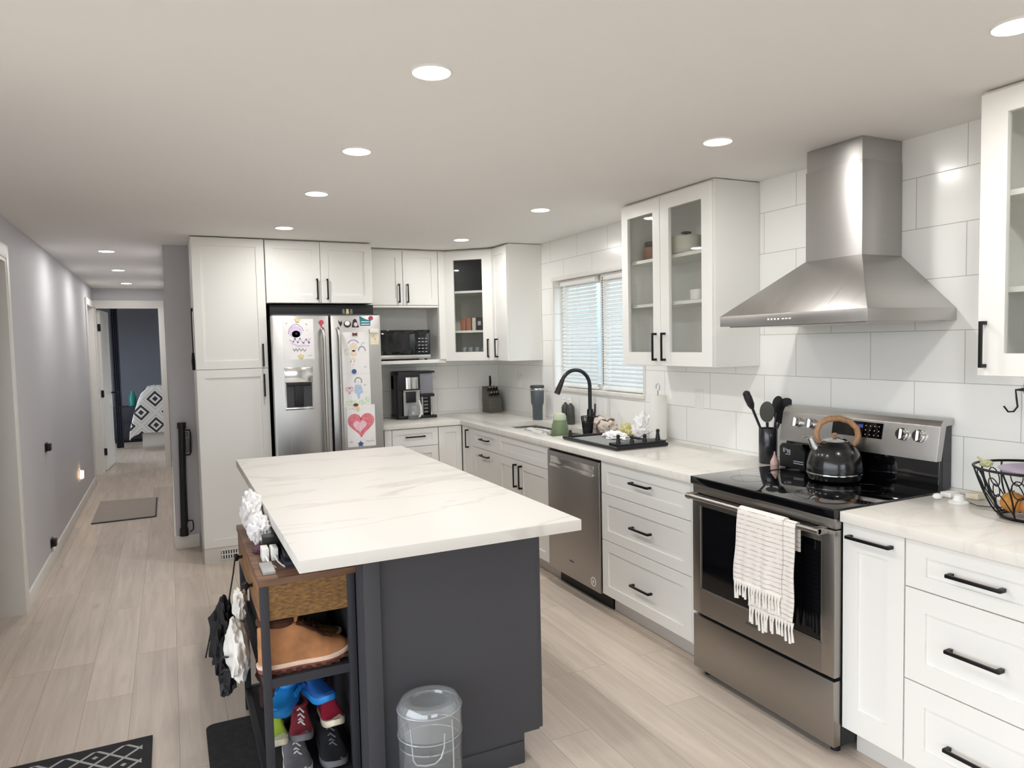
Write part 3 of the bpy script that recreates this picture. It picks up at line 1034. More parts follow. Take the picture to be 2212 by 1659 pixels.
FU = Fr((-0.30, 0, 0), (0, -1, 0), (-1, 0, 0))
g1 = thing('glass_front_cabinet', 'white wall cabinet with two glass doors between the window and the hood', 'wall cabinet', (-0.15, 3.18, UB), 'white wall cabinets')
part('carcass', open_box(FU, -3.574, -2.790, UB, 2.336, 0.298), WHITE, g1)
for z in (1.748, 2.003):
    q = B(); q.fbox(FU, -3.557, -2.807, z - 0.018, z, -0.285, -0.02)
    part('shelf', q, WHITE_IN, g1)
glass_door(g1, FU, -3.574, -3.207, -3.207 - 0.04)
glass_door(g1, FU, -3.207, -2.790, -3.207 + 0.04, 0.075)
g2 = thing('glass_front_cabinet', 'white glass door wall cabinet cut by the right edge, right of the hood', 'wall cabinet', (-0.15, 1.1, UB), 'white wall cabinets')
part('carcass', open_box(FU, -1.489, -0.74, UB, 2.336, 0.298), WHITE, g2)
for z in (1.69, 2.005):
    q = B(); q.fbox(FU, -1.472, -0.757, z - 0.018, z, -0.285, -0.02)
    part('shelf', q, WHITE_IN, g2)
glass_door(g2, FU, -1.489, -1.115, -1.462, 0.085)
glass_door(g2, FU, -1.115, -0.74, -0.77, 0.085)

# narrow cabinet beside the window
FNy0, FNy1 = 5.186, 5.483
r = thing('wall_cabinet', 'narrow white wall cabinet at the left side of the window', 'wall cabinet', (-0.15, 5.33, UB), 'white wall cabinets')
q = B(); q.fbox(FU, -FNy1 + 0.001, -FNy0, UB, 2.336, -0.298, -0.001); part('carcass', q, WHITE, r)
front(r, FU, -FNy1, -FNy0, UB, UT, 'door', (-FNy0 - 0.19, 1.502, 0.155, True), 0.06)

# diagonal corner cabinet
P1, P2 = Vector((-0.625, 5.778, 0)), Vector((-0.302, 5.483, 0))
ud = (P2 - P1); wd = ud.length
FC = Fr(P1, ud, Vector((ud.y, -ud.x, 0)))
r = thing('corner_wall_cabinet', 'white diagonal corner wall cabinet with one glass door', 'wall cabinet', (-0.3, 5.8, UB), 'white wall cabinets')
pent = [P1, P2, Vector((-0.003, 5.483, 0)), Vector((-0.003, YB - 0.003, 0)), Vector((-0.625, YB - 0.003, 0))]


def pz(z):
    return [p + Vector((0, 0, z)) for p in pent]


q = B()
q.prism(pz(UB), (0, 0, 0.016)); q.prism(pz(2.32), (0, 0, 0.016))
q.box(-0.625, -0.61, 5.778, YB - 0.003, UB + 0.016, 2.32); q.box(-0.302, -0.003, 5.4835, 5.498, UB + 0.016, 2.32)
q.box(-0.61, -0.003, YB - 0.012, YB - 0.003, UB + 0.016, 2.32); q.box(-0.012, -0.003, 5.498, YB - 0.012, UB + 0.016, 2.32)
part('carcass', q, WHITE_IN, r)
inn = [P1 + Vector((0.02, 0.01, 0)), P2 + Vector((0.0, 0.022, 0)), Vector((-0.015, 5.50, 0)), Vector((-0.015, YB - 0.015, 0)), Vector((-0.607, YB - 0.015, 0))]
for z in (1.655, 1.992):
    q = B(); q.prism([p + Vector((0, 0, z - 0.018)) for p in inn], (0, 0, 0.018)); part('shelf', q, WHITE_IN, r)
q = B(); q.shaker(FC, 0.006, wd - 0.006, UB + G, UT - G, 0.002, 0.02, 0.085, 0, glass=True, rails=0.075)
d = part('glass_door', q, WHITE, r)
q = B(); q.fbox(FC, 0.087, wd - 0.087, UB + 0.071, UT - 0.071, 0.006, 0.010); part('glass_pane', q, GLASS, d, label='clear glass pane')
pull(d, FC, wd - 0.045, 1.502, 0.022, 0.155, True)

# cabinet over the microwave
FUB = Fr((0, 5.778, 0), (1, 0, 0), (0, -1, 0))
r = thing('microwave_cabinet', 'white wall cabinet with two doors above an open microwave niche', 'wall cabinet', (-0.97, 5.93, UB - 0.012), 'white wall cabinets')
a0, a1 = -1.310, -0.69
q = B()
q.fbox(FUB, a0, a0 + 0.018, 1.384, 2.336, -0.31, 0); q.fbox(FUB, a1, a1 + 0.062, 1.384, 2.336, -0.31, 0.0)
q.fbox(FUB, a0 + 0.018, a1, 1.855, 1.873, -0.31, 0.012); q.fbox(FUB, a0 + 0.018, a1, 2.318, 2.336, -0.31, 0)
q.fbox(FUB, a0 + 0.018, a1, 1.384, 1.873, -0.31, -0.30)
part('carcass', q, WHITE, r)
q = B(); q.fbox(FUB, a0 - 0.0, a1 + 0.062, 1.384, 1.414, -0.309, 0.004, 0.002); part('niche_shelf', q, WHITE, r)
q = B(); q.fbox(FUB, a1 + G, a1 + 0.062, 1.414, UT, 0, 0.02, 0.001); part('filler_panel', q, WHITE, r)
front(r, FUB, a0, -1.0, 1.873, UT, 'door', (-1.0 - 0.037, 1.972, 0.155, True))
front(r, FUB, -1.0, a1, 1.873, UT, 'door', (-1.0 + 0.037, 1.972, 0.155, True))

# cabinet over the fridge
FO = Fr((0, 5.515, 0), (1, 0, 0), (0, -1, 0))
r = thing('bridge_cabinet', 'white two door cabinet directly above the fridge', 'wall cabinet', (-1.725, 5.8, 1.87), 'white wall cabinets')
q = B(); q.fbox(FO, -2.118, -1.326, 1.872, 2.336, -0.575, -0.001); part('carcass', q, WHITE, r)
front(r, FO, -2.118, -1.722, 1.872, 2.33, 'door', (-1.722 - 0.03, 1.977, 0.155, True))
front(r, FO, -1.722, -1.326, 1.872, 2.33, 'door', (-1.722 + 0.046, 1.977, 0.155, True))
# pantry
r = thing('pantry_cabinet', 'tall white two door pantry cabinet between the hallway and the fridge', 'cabinet', (-2.365, 5.8, 0))
q = B(); q.fbox(FO, -2.612, -2.122, 0.11, 2.337, -0.574, -0.001); part('carcass', q, WHITE, r)
q = B(); q.fbox(FO, -2.612, -2.122, 0, 0.11, -0.574, 0.016); part('toe_kick', q, KICK, r)
front(r, FO, -2.612, -2.122, 1.396, 2.334, 'door', (-2.157, 1.492, 0.165, True))
front(r, FO, -2.612, -2.122, 0.11, 1.396, 'door', (-2.157, 1.272, 0.165, True))
q = B()
q.fbox(FO, -2.50, -2.355, 0.025, 0.085, 0.016, 0.019)
gr = solo('floor_register', q, DGPL, 'small dark slotted air register in the toe kick of the pantry', 'vent', tuple(FO(-2.43, 0.055, 0.016)))
q = B()
for i in range(9):
    a = -2.497 + i * 0.0172
    q.fbox(FO, a, a + 0.0075, 0.028, 0.082, 0.019, 0.0225)
q.fbox(FO, -2.50, -2.355, 0.052, 0.058, 0.019, 0.0228); q.fbox(FO, -2.504, -2.351, 0.085, 0.089, 0.016, 0.0225); q.fbox(FO, -2.504, -2.351, 0.021, 0.025, 0.016, 0.0225)
part('slats', q, WHTPL, gr)
q = B(); q.box(-2.30, -2.16, 5.53, 5.545, 1.868, 1.873)
q.bm.free()

# ------------------------------------------------------------------ island
IX0, IX1, IY0, IY1 = -2.463, -1.492, 2.138, 4.30
b = B(); b.box(IX0, IX1, IY0, IY1, ZC - 0.04, ZC, 0.004)
solo('island_worktop', b, QUARTZ_I, 'big white marbled quartz slab topping the charcoal island', 'worktop', ((IX0 + IX1) / 2, (IY0 + IY1) / 2, ZC - 0.04))
r = thing('island_cabinet', 'charcoal painted island cabinet below the big white worktop', 'cabinet', (-1.9, 3.25, 0))
b = B(); b.box(-2.212, -1.605, 2.30, 4.22, 0.10, ZC - 0.041); part('carcass', b, DGREY, r)
b = B(); b.box(-2.212, -1.668, 2.31, 4.20, 0, 0.10); part('toe_kick', b, DGREY, r)
b = B()
b.prism([(-2.226, 2.284, 0), (-1.664, 2.284, 0), (-1.664, 2.284, 0.108), (-1.60, 2.284, 0.108), (-1.60, 2.284, ZC - 0.041), (-2.226, 2.284, ZC - 0.041)], (0, 0.016, 0))
part('end_panel', b, DGREY, r)
b = B(); b.box(-2.244, -2.19, 2.262, 2.284, 0, ZC - 0.041, 0.002); b.box(-2.244, -2.226, 2.284, 4.22, 0, ZC - 0.041); part('corner_post', b, DGREY, r)
b = B(); b.box(-2.19, -1.668, 2.276, 2.284, 0, 0.082, 0.002); part('base_board', b, DGREY, r)
FI = Fr((-1.604, 0, 0), (0, 1, 0), (1, 0, 0))
for i in range(4):
    y0 = 2.286 + i * 0.483
    front(r, FI, y0, y0 + 0.483, 0.11, ZC - 0.045, 'door', (y0 + (0.44 if i % 2 == 0 else 0.043), 0.70, 0.165, True))
for ch in r.children:
    if ch.name.startswith('door'):
        ch.data.materials[0] = DGREY

# ------------------------------------------------------------------ fridge
fr = thing('refrigerator', 'stainless steel side by side fridge covered with drawings and magnets', 'fridge', (-1.71, 5.7, 0))
FY = 5.355
b = B(); b.box(-2.095, -1.318, 5.432, 6.06, 0.03, 1.755, 0.004); part('cabinet_body', b, DGPL, fr)
b = B(); b.box(-2.09, -1.322, 5.40, 5.45, 0.0, 0.05); part('kick_grille', b, BLKPL, fr)
b = B(); b.box(-2.098, -1.318, 5.40, 5.52, 1.757, 1.786, 0.004); part('hinge_cover', b, DGPL, fr)
b = B(); b.box(-2.095, -1.318, 5.53, 6.06, 1.755, 1.862, 0.004); part('gap_shade_fill', b, DARK, fr)  # dark block in the gap below the cabinet, standing in for its shade
q = B(); q.box(-2.109, -1.702, FY, 5.428, 0.055, 1.776, 0.013); dl = part('door', q, STEEL_F, fr)
q = B(); q.box(-1.690, -1.311, FY, 5.428, 0.055, 1.776, 0.013); dr = part('door', q, STEEL_F, fr)
for d, x in ((dl, -1.752), (dr, -1.640)):
    q = B()
    pts = [(x, FY - 0.004, 1.675), (x, FY - 0.040, 1.66), (x, FY - 0.056, 1.60)] + [(x, FY - 0.058, 1.6 - 0.11 * i) for i in range(1, 9)] + [(x, FY - 0.056, 0.66), (x, FY - 0.040, 0.60), (x, FY - 0.004, 0.585)]
    q.tube(pts, 0.0135, 12)
    part('handle', q, STEEL_V, d)
# water and ice dispenser in the left door
q = B()
dx0, dx1, dz0, dz1 = -2.034, -1.832, 1.088, 1.398
q.box(dx0, dx1, FY - 0.010, FY + 0.001, 1.286, dz1, 0.004)
q.box(dx0, dx0 + 0.010, FY - 0.007, FY + 0.001, dz0, 1.286); q.box(dx1 - 0.010, dx1, FY - 0.007, FY + 0.001, dz0, 1.286)
q.box(dx0, dx1, FY - 0.012, FY + 0.001, dz0, dz0 + 0.018, 0.002)
dp = part('dispenser', q, CHROME, dl)
q = B(); q.box(dx0 + 0.010, dx1 - 0.010, FY - 0.003, FY + 0.001, dz0 + 0.018, 1.286)
part('dispenser_recess', q, DGPL, dl)
q = B(); q.box(-1.968, -1.905, FY - 0.018, FY - 0.003, 1.115, 1.262, 0.004); q.box(-2.015, -1.850, FY - 0.014, FY - 0.003, 1.262, 1.285, 0.003)
part('dispenser_paddle', q, BLKPL, dl)

# ------------------------------------------------------------------ papers and magnets on the fridge
def flat(name, pts, mat, label, cat, y, th=0.0012, group=None):
    """a thin flat thing on the fridge door, outline in (x, z)"""
    q = B(); q.prism([(x, y, z) for x, z in pts], (0, -th, 0))
    cx = sum(p[0] for p in pts) / len(pts); cz = sum(p[1] for p in pts) / len(pts)
    return solo(name, q, mat, label, cat, (cx, y, cz), group)


def inkpart(root, y, items):
    """items: (name, material, kind, points, width) drawn on the paper"""
    for nm, mt, kind, pts, wd_ in items:
        q = B()
        if kind == 'fill':
            q.prism([(x, y, z) for x, z in pts], (0, -0.0004, 0))
        else:
            for i in range(len(pts) - 1):
                a, c = Vector((pts[i][0], 0, pts[i][1])), Vector((pts[i + 1][0], 0, pts[i + 1][1]))
                dd = (c - a)
                if dd.length < 1e-5:
                    continue
                nn = Vector((-dd.z, 0, dd.x)).normalized() * wd_ / 2
                q.prism([a + nn + Vector((0, y, 0)), c + nn + Vector((0, y, 0)), c - nn + Vector((0, y, 0)), a - nn + Vector((0, y, 0))], (0, -0.0004, 0))
        part(nm, q, mt, root)


def circ(cx, cz, rx, rz=None, n=18, a0=0, a1=2 * PI):
    rz = rx if rz is None else rz
    return [(cx + rx * math.cos(a0 + (a1 - a0) * i / n), cz + rz * math.sin(a0 + (a1 - a0) * i / n)) for i in range(n + (0 if abs(a1 - a0 - 2 * PI) < 1e-6 else 1))]


def ring(cx, cz, rx, rz=None, n=20, a0=0, a1=2 * PI):
    rz = rx if rz is None else rz
    return [(cx + rx * math.cos(a0 + (a1 - a0) * i / n), cz + rz * math.sin(a0 + (a1 - a0) * i / n)) for i in range(n + 1)]


def heart(cx, cz, s):
    out = []
    for i in range(40):
        t_ = 2 * PI * i / 40
        out.append((cx + s * 16 * math.sin(t_) ** 3 / 17, cz + s * (13 * math.cos(t_) - 5 * math.cos(2 * t_) - 2 * math.cos(3 * t_) - math.cos(4 * t_)) / 17))
    return out


LILAC = mk('lilac_crayon', '#d9cbe4', 0.8, var=(60, 0.15)); PURP = mk('purple_crayon', '#b9acc9', 0.8, var=(60, 0.15))
PINKC = mk('pink_crayon', '#ecc4d0', 0.8, var=(60, 0.15)); REDC = mk('red_crayon', '#e07f8a', 0.8, var=(50, 0.25))
BLUEC = mk('blue_crayon', '#b4c9e2', 0.8, var=(60, 0.15)); NAVY = mk('navy_ink', '#2c3350', 0.7, var=(30, 0.1))
TANC = mk('tan_crayon', '#e6d6c0', 0.8, var=(60, 0.15)); GREENC = mk('green_crayon', '#dbe9d2', 0.8, var=(60, 0.2))
GREYC = mk('grey_pencil', '#a7a7b4', 0.8, var=(60, 0.15)); BROWNM = mk('brown_magnet', '#6e3b40', 0.5, var=(20, 0.1))
REDM = mk('red_magnet', '#c2405a', 0.45, var=(20, 0.1)); PINKM = mk('rose_magnet', '#b0475f', 0.5, var=(20, 0.1))
YELM = mk('pale_yellow_magnet', '#e2cf8e', 0.5, var=(20, 0.1)); TEALM = mk('teal_magnet', '#2f7f8c', 0.5, var=(20, 0.15))
BLUEM = mk('blue_magnet', '#3d5f92', 0.5, var=(20, 0.1)); BLKM = mk('black_magnet', '#2b2b33', 0.5, var=(20, 0.1))
CREAM = mk('cream_card', '#e9e0c8', 0.8, var=(30, 0.06))
y0 = FY - 0.0005
# drawing on the left door
pp = thing('crayon_drawing', 'white sheet with a lilac crayon figure on the left fridge door', 'drawing', (-1.925, y0, 1.60), 'drawings on the fridge')
q = B(); q.box(-2.034, -1.815, y0 - 0.0008, y0, 1.455, 1.748); part('sheet', q, PAPER, pp)
yi = y0 - 0.0008
inkpart(pp, yi, [
    ('lilac_patch', LILAC, 'fill', circ(-1.945, 1.655, 0.05, 0.042), 0),
    ('face_patch', PAPER, 'fill', circ(-1.94, 1.638, 0.030, 0.026), 0)])
inkpart(pp, yi - 0.0005, [
    ('eye_dot', NAVY, 'fill', circ(-1.938, 1.643, 0.008), 0),
    ('lilac_strokes', PURP, 'line', [(-1.995, 1.64), (-1.985, 1.68), (-1.96, 1.705), (-1.93, 1.71), (-1.9, 1.69), (-1.885, 1.66)], 0.006),
    ('lilac_strokes', LILAC, 'line', [(-1.99, 1.60), (-1.96, 1.58), (-1.95, 1.61), (-1.93, 1.575), (-1.915, 1.61), (-1.89, 1.57), (-1.87, 1.605), (-1.85, 1.57), (-1.845, 1.61)], 0.012),
    ('lilac_strokes', LILAC, 'line', [(-1.975, 1.575), (-1.93, 1.552), (-1.88, 1.555), (-1.85, 1.552)], 0.012),
    ('purple_strokes', GREYC, 'line', [(-1.965, 1.535), (-1.955, 1.515), (-1.945, 1.535), (-1.935, 1.515), (-1.92, 1.535), (-1.91, 1.515), (-1.895, 1.533), (-1.885, 1.512), (-1.87, 1.53)], 0.006),
    ('small_marks', GREYC, 'line', [(-1.87, 1.715), (-1.86, 1.705)], 0.006), ('small_marks', PINKC, 'line', [(-1.865, 1.67), (-1.858, 1.66)], 0.007),
    ('small_marks', GREYC, 'line', [(-2.01, 1.72), (-2.0, 1.712)], 0.005), ('small_marks', GREYC, 'line', [(-1.86, 1.48), (-1.83, 1.482)], 0.003)])
def star(cx, cz, s):
    return [(cx + s * (1 if i % 2 == 0 else 0.55) * math.sin(PI * i / 5), cz + s * (1 if i % 2 == 0 else 0.55) * math.cos(PI * i / 5)) for i in range(10)]
flat('magnet', star(-1.928, 1.742, 0.022), YELM, 'pale yellow star magnet on the top edge of the lilac drawing', 'magnet', yi - 0.001, 0.004, 'fridge magnets')
flat('magnet', star(-1.912, 1.478, 0.022), YELM, 'pale yellow star magnet on the bottom edge of the lilac drawing', 'magnet', yi - 0.001, 0.004, 'fridge magnets')
m = flat('magnet', circ(-1.757, 1.722, 0.018), REDM, 'red round magnet at the top right of the left fridge door', 'magnet', y0, 0.005, 'fridge magnets')
q = B(); q.box(-1.760, -1.753, y0 - 0.004, y0, 1.672, 1.706); part('stem', q, REDM, m)
# long drawings on the right door
pp = thing('crayon_drawing', 'upper drawing on the right fridge door, with a tan crayon figure', 'drawing', (-1.515, y0, 1.5), 'drawings on the fridge')
q = B(); q.box(-1.617, -1.408, y0 - 0.0008, y0, 1.335, 1.648); part('sheet', q, PAPER, pp)
inkpart(pp, yi, [
    ('tan_patch', TANC, 'fill', circ(-1.525, 1.535, 0.030, 0.034), 0), ('tan_patch', TANC, 'fill', circ(-1.525, 1.487, 0.022, 0.026), 0),
    ('hair_strokes', PURP, 'line', ring(-1.525, 1.555, 0.040, 0.034, 12, 0.3, PI - 0.2), 0.010),
    ('green_strokes', GREENC, 'line', ring(-1.575, 1.50, 0.017, 0.020), 0.008),
    ('grey_strokes', GREYC, 'line', ring(-1.462, 1.505, 0.026, 0.034, 12, 0, PI), 0.010), ('grey_strokes', BLUEC, 'line', ring(-1.452, 1.548, 0.014, 0.02, 10, 0.5, 3.4), 0.006),
    ('tan_strokes', TANC, 'line', [(-1.545, 1.455), (-1.55, 1.42), (-1.53, 1.455), (-1.522, 1.42), (-1.51, 1.452)], 0.006),
    ('pink_strokes', PINKC, 'line', [(-1.56, 1.405), (-1.54, 1.41), (-1.52, 1.402)], 0.004), ('pink_strokes', PINKC, 'line', [(-1.55, 1.39), (-1.53, 1.388)], 0.004),
    ('grey_strokes', GREYC, 'line', [(-1.45, 1.382), (-1.43, 1.384)], 0.005)])
pp = thing('crayon_drawing', 'middle drawing on the right fridge door, with a blue crayon figure and pink heart', 'drawing', (-1.515, y0, 1.2), 'drawings on the fridge')
q = B(); q.box(-1.612, -1.406, y0 - 0.0008, y0, 1.085, 1.334); part('sheet', q, PAPER, pp)
inkpart(pp, yi, [
    ('green_patch', GREENC, 'fill', [(-1.605, 1.09), (-1.412, 1.09), (-1.412, 1.165), (-1.45, 1.15), (-1.5, 1.125), (-1.55, 1.14), (-1.6, 1.12)], 0)])
inkpart(pp, yi - 0.0005, [
    ('blue_patch', BLUEC, 'fill', [(-1.525, 1.25), (-1.478, 1.25), (-1.462, 1.19), (-1.485, 1.18), (-1.49, 1.145), (-1.505, 1.145), (-1.51, 1.18), (-1.53, 1.19)], 0),
    ('hair_strokes', GREYC, 'line', ring(-1.498, 1.278, 0.026, 0.026, 14, -0.6, PI + 0.4), 0.010),
    ('pink_strokes', PINKC, 'line', heart(-1.565, 1.215, 0.030) + [heart(-1.565, 1.215, 0.030)[0]], 0.008),
    ('pink_strokes', PINKC, 'line', heart(-1.565, 1.215, 0.016) + [heart(-1.565, 1.215, 0.016)[0]], 0.005),
    ('face_strokes', TANC, 'line', ring(-1.505, 1.265, 0.012), 0.004), ('grey_strokes', GREYC, 'line', [(-1.455, 1.245), (-1.44, 1.25)], 0.006)])
pp = thing('crayon_drawing', 'lowest drawing on the right fridge door, with a big red heart', 'drawing', (-1.485, y0 - 0.001, 0.94), 'drawings on the fridge')
q = B(); q.box(-1.592, -1.378, y0 - 0.0018, y0 - 0.001, 0.780, 1.096); part('sheet', q, PAPER, pp)
yj = y0 - 0.0018
inkpart(pp, yj, [('heart_patch', REDC, 'fill', heart(-1.487, 0.955, 0.098), 0)])
inkpart(pp, yj - 0.0005, [
    ('pink_patch', PINKC, 'fill', heart(-1.497, 0.938, 0.055), 0),
    ('heart_outline', REDC, 'line', heart(-1.487, 0.955, 0.104) + [heart(-1.487, 0.955, 0.104)[0]], 0.008),
    ('small_strokes', GREYC, 'line', [(-1.578, 0.815), (-1.57, 0.825), (-1.562, 0.812), (-1.553, 0.825)], 0.004),
    ('small_strokes', GREYC, 'line', [(-1.455, 0.815), (-1.44, 0.822), (-1.425, 0.812), (-1.405, 0.822), (-1.39, 0.815)], 0.004),
    ('small_strokes', PINKC, 'line', [(-1.575, 1.065), (-1.55, 1.075), (-1.53, 1.06)], 0.004)])
for cx, cz, rx, mt, l in ((-1.513, 1.632, 0.016, BROWNM, 'dark brown bow magnet holding the top of the tan figure drawing'),):
    flat('magnet', [(cx - 0.018, cz - 0.013), (cx - 0.005, cz - 0.010), (cx + 0.005, cz - 0.010), (cx + 0.018, cz - 0.013), (cx + 0.018, cz + 0.013), (cx + 0.004, cz + 0.008), (cx - 0.004, cz + 0.008), (cx - 0.018, cz + 0.013)], mt, l, 'magnet', yi - 0.001, 0.005, 'fridge magnets')
flat('magnet', circ(-1.527, 1.352, 0.018), BLUEM, 'round blue magnet between the upper and middle drawings', 'magnet', yi - 0.001, 0.005, 'fridge magnets')
flat('magnet', circ(-1.523, 1.099, 0.019, 0.012), BROWNM, 'dark oval magnet above the red heart drawing', 'magnet', yj - 0.001, 0.005, 'fridge magnets')
flat('magnet', circ(-1.508, 1.068, 0.014), YELM, 'small pale magnet at the top of the red heart drawing', 'magnet', yj - 0.001, 0.005, 'fridge magnets')
flat('magnet', star(-1.495, 0.800, 0.024), BLUEM, 'blue flower shaped magnet at the bottom of the red heart drawing', 'magnet', yj - 0.001, 0.005, 'fridge magnets')
flat('magnet', [(-1.635, 1.738), (-1.618, 1.722), (-1.608, 1.735), (-1.603, 1.712), (-1.617, 1.69), (-1.628, 1.71)], BLKM, 'small black magnet, leftmost at the top of the right fridge door', 'magnet', y0, 0.004, 'fridge magnets')
m = flat('magnet', circ(-1.565, 1.708, 0.028, 0.026), BLKM, 'black and white round magnet at the top of the right fridge door', 'magnet', y0, 0.004, 'fridge magnets')
q = B(); q.prism([(x, y0 - 0.004, z) for x, z in circ(-1.566, 1.715, 0.019, 0.017)], (0, -0.001, 0)); part('white_face', q, PAPER, m)
m = flat('magnet', [(-1.533, 1.683), (-1.478, 1.683), (-1.487, 1.712), (-1.497, 1.74), (-1.508, 1.748), (-1.522, 1.738), (-1.528, 1.712)], BLKM, 'dark arch shaped magnet with a rose centre beside the teal one', 'magnet', y0, 0.004, 'fridge magnets')
q = B(); q.prism([(x, y0 - 0.004, z) for x, z in circ(-1.503, 1.705, 0.014, 0.016)], (0, -0.001, 0)); part('rose_centre', q, PINKC, m)
m = flat('magnet', [(-1.468, 1.695), (-1.392, 1.695), (-1.39, 1.735), (-1.43, 1.745), (-1.472, 1.768)], TEALM, 'teal wave shaped magnet at the top right of the fridge', 'magnet', y0, 0.004, 'fridge magnets')
for z in (1.703, 1.722):
    q = B(); q.box(-1.462, -1.398, y0 - 0.005, y0 - 0.004, z, z + 0.006); part('pale_stripe', q, PAPER, m)
flat('magnet', circ(-1.386, 1.752, 0.017), PINKM, 'round rose magnet above the teal wave magnet', 'magnet', y0, 0.006, 'fridge magnets')
m = flat('note_card', [(-1.395, 1.552), (-1.330, 1.552), (-1.326, 1.668), (-1.395, 1.668)], CREAM, 'small cream card at the right edge of the fridge door', 'card', y0, 0.001)
inkpart(m, y0 - 0.001, [('card_strokes', TANC, 'line', [(-1.385, 1.60), (-1.37, 1.62), (-1.36, 1.59), (-1.345, 1.63)], 0.008), ('card_strokes', GREYC, 'line', [(-1.385, 1.655), (-1.37, 1.65), (-1.35, 1.658), (-1.338, 1.65)], 0.006)])
q = B(); q.box(-1.40, -1.335, y0 - 0.012, y0, 1.640, 1.672, 0.003)
solo('magnet_clip', q, WHTPL, 'white clip holding the cream card on the fridge', 'clip', (-1.37, y0, 1.656))
# trinket on top of the fridge
tr = thing('glass_trinket', 'little pale glass trinket lying on top of the fridge', 'ornament', (-1.53, 5.47, 1.786))
for i, x in enumerate((-1.565, -1.535, -1.505)):
    q = B(); q.lathe([(0.010, 1.786), (0.013, 1.80), (0.009, 1.818), (0.011, 1.826)], (x, 5.47, 0), 12); part('glass_bead', q, CLEAR if i != 1 else YELM, tr)

# ------------------------------------------------------------------ microwave
mw = thing('microwave', 'black microwave with a steel strip, in the niche left of the corner cabinet', 'microwave', (-1.01, 5.9, 1.414))
b = B(); b.box(-1.262, -0.772, 5.79, 6.06, 1.424, 1.668, 0.004); part('housing', b, BLKPL, mw)
for x in (-1.24, -0.80):
    for y in (5.81, 6.03):
        b = B(); b.cyl((x, y, 1.414), (x, y, 1.424), 0.012, seg=10); part('foot', b, BLKPL, mw)
b = B(); b.box(-1.262, -0.905, 5.768, 5.79, 1.462, 1.668, 0.003); dmw = part('door', b, BLKGL, mw)
b = B(); b.box(-1.225, -0.955, 5.7665, 5.768, 1.495, 1.635); part('window', b, OVENGL, dmw)
b = B(); b.box(-0.902, -0.772, 5.768, 5.79, 1.462, 1.668, 0.003); cp = part('control_panel', b, BLKGL, mw)
b = B(); b.box(-1.262, -0.772, 5.764, 5.79, 1.426, 1.459, 0.003); part('steel_strip', b, STEEL, mw)
b = B()
for i in range(3):
    for j in range(5):
        b.box(-0.878 + i * 0.030, -0.860 + i * 0.030, 5.7672, 5.768, 1.480 + j * 0.028, 1.487 + j * 0.028)
part('key_marks', b, GREYC, cp)
b = B(); b.box(-0.878, -0.80, 5.7672, 5.768, 1.632, 1.652); part('clock_display', b, DARK, cp)

# ------------------------------------------------------------------ dishwasher
dw = thing('dishwasher', 'stainless steel dishwasher between the sink cabinet and the drawers', 'dishwasher', (-0.32, 3.676, 0))
b = B(); b.fbox(FR, -3.979, -3.373, 0.10, 0.865, -0.58, -0.003); part('tub', b, BLKPL, dw)
b = B(); b.fbox(FR, -3.979, -3.373, 0.0, 0.10, -0.58, -0.055); part('kick_plate', b, BLKPL, dw)
b = B(); b.fbox(FR, -3.977, -3.375, 0.105, 0.858, 0, 0.030, 0.003); dd = part('door', b, STEEL_H, dw)
b = B(); b.fbox(FR, -3.975, -3.377, 0.859, 0.872, -0.02, 0.012); part('control_strip', b, BLKPL, dw)
b = B(); b.fbox(FR, -3.930, -3.430, 0.782, 0.828, 0.030, 0.033, 0.001); b.fbox(FR, -3.930, -3.430, 0.765, 0.782, 0.030, 0.042, 0.002)
part('pocket_handle', b, CHROME, dd)
b = B(); b.fbox(FR, -3.715, -3.665, 0.205, 0.213, 0.030, 0.0312); part('name_plate', b, DGPL, dd)
b = B(); b.rings([[FR(-3.447 + r_ * math.cos(2 * PI * i / 24), 0.155 + r_ * math.sin(2 * PI * i / 24), c) for i in range(24)] for r_, c in ((0.027, 0.030), (0.027, 0.0312), (0.022, 0.0312), (0.022, 0.030))], True, False)
b.fbox(FR, -3.455, -3.449, 0.143, 0.167, 0.030, 0.0312); b.fbox(FR, -3.449, -3.438, 0.152, 0.158, 0.030, 0.0312)
part('round_sticker', b, PAPER, dd)

# ------------------------------------------------------------------ range
RY0, RY1 = 1.774, 2.546
rg = thing('range', 'stainless steel electric range with black glass cooktop below the hood', 'stove', (-0.35, 2.16, 0))
FX = 0.056       # door face: x = -0.656
b = B(); b.fbox(FR, -RY1, -RY0, 0.035, 0.885, -0.575, 0.018); part('body', b, BLKPL, rg)
for a in (-RY1 + 0.04, -RY0 - 0.04):
    for c in (-0.54, 0.0):
        b = B(); b.cyl(FR(a, 0, c), FR(a, 0.036, c), 0.018, seg=12); part('foot', b, BLKPL, rg)
b = B(); b.fbox(FR, -RY1 + 0.001, -RY0 - 0.001, 0.036, 0.283, 0.018, FX, 0.004); part('storage_drawer', b, STEEL_D, rg)
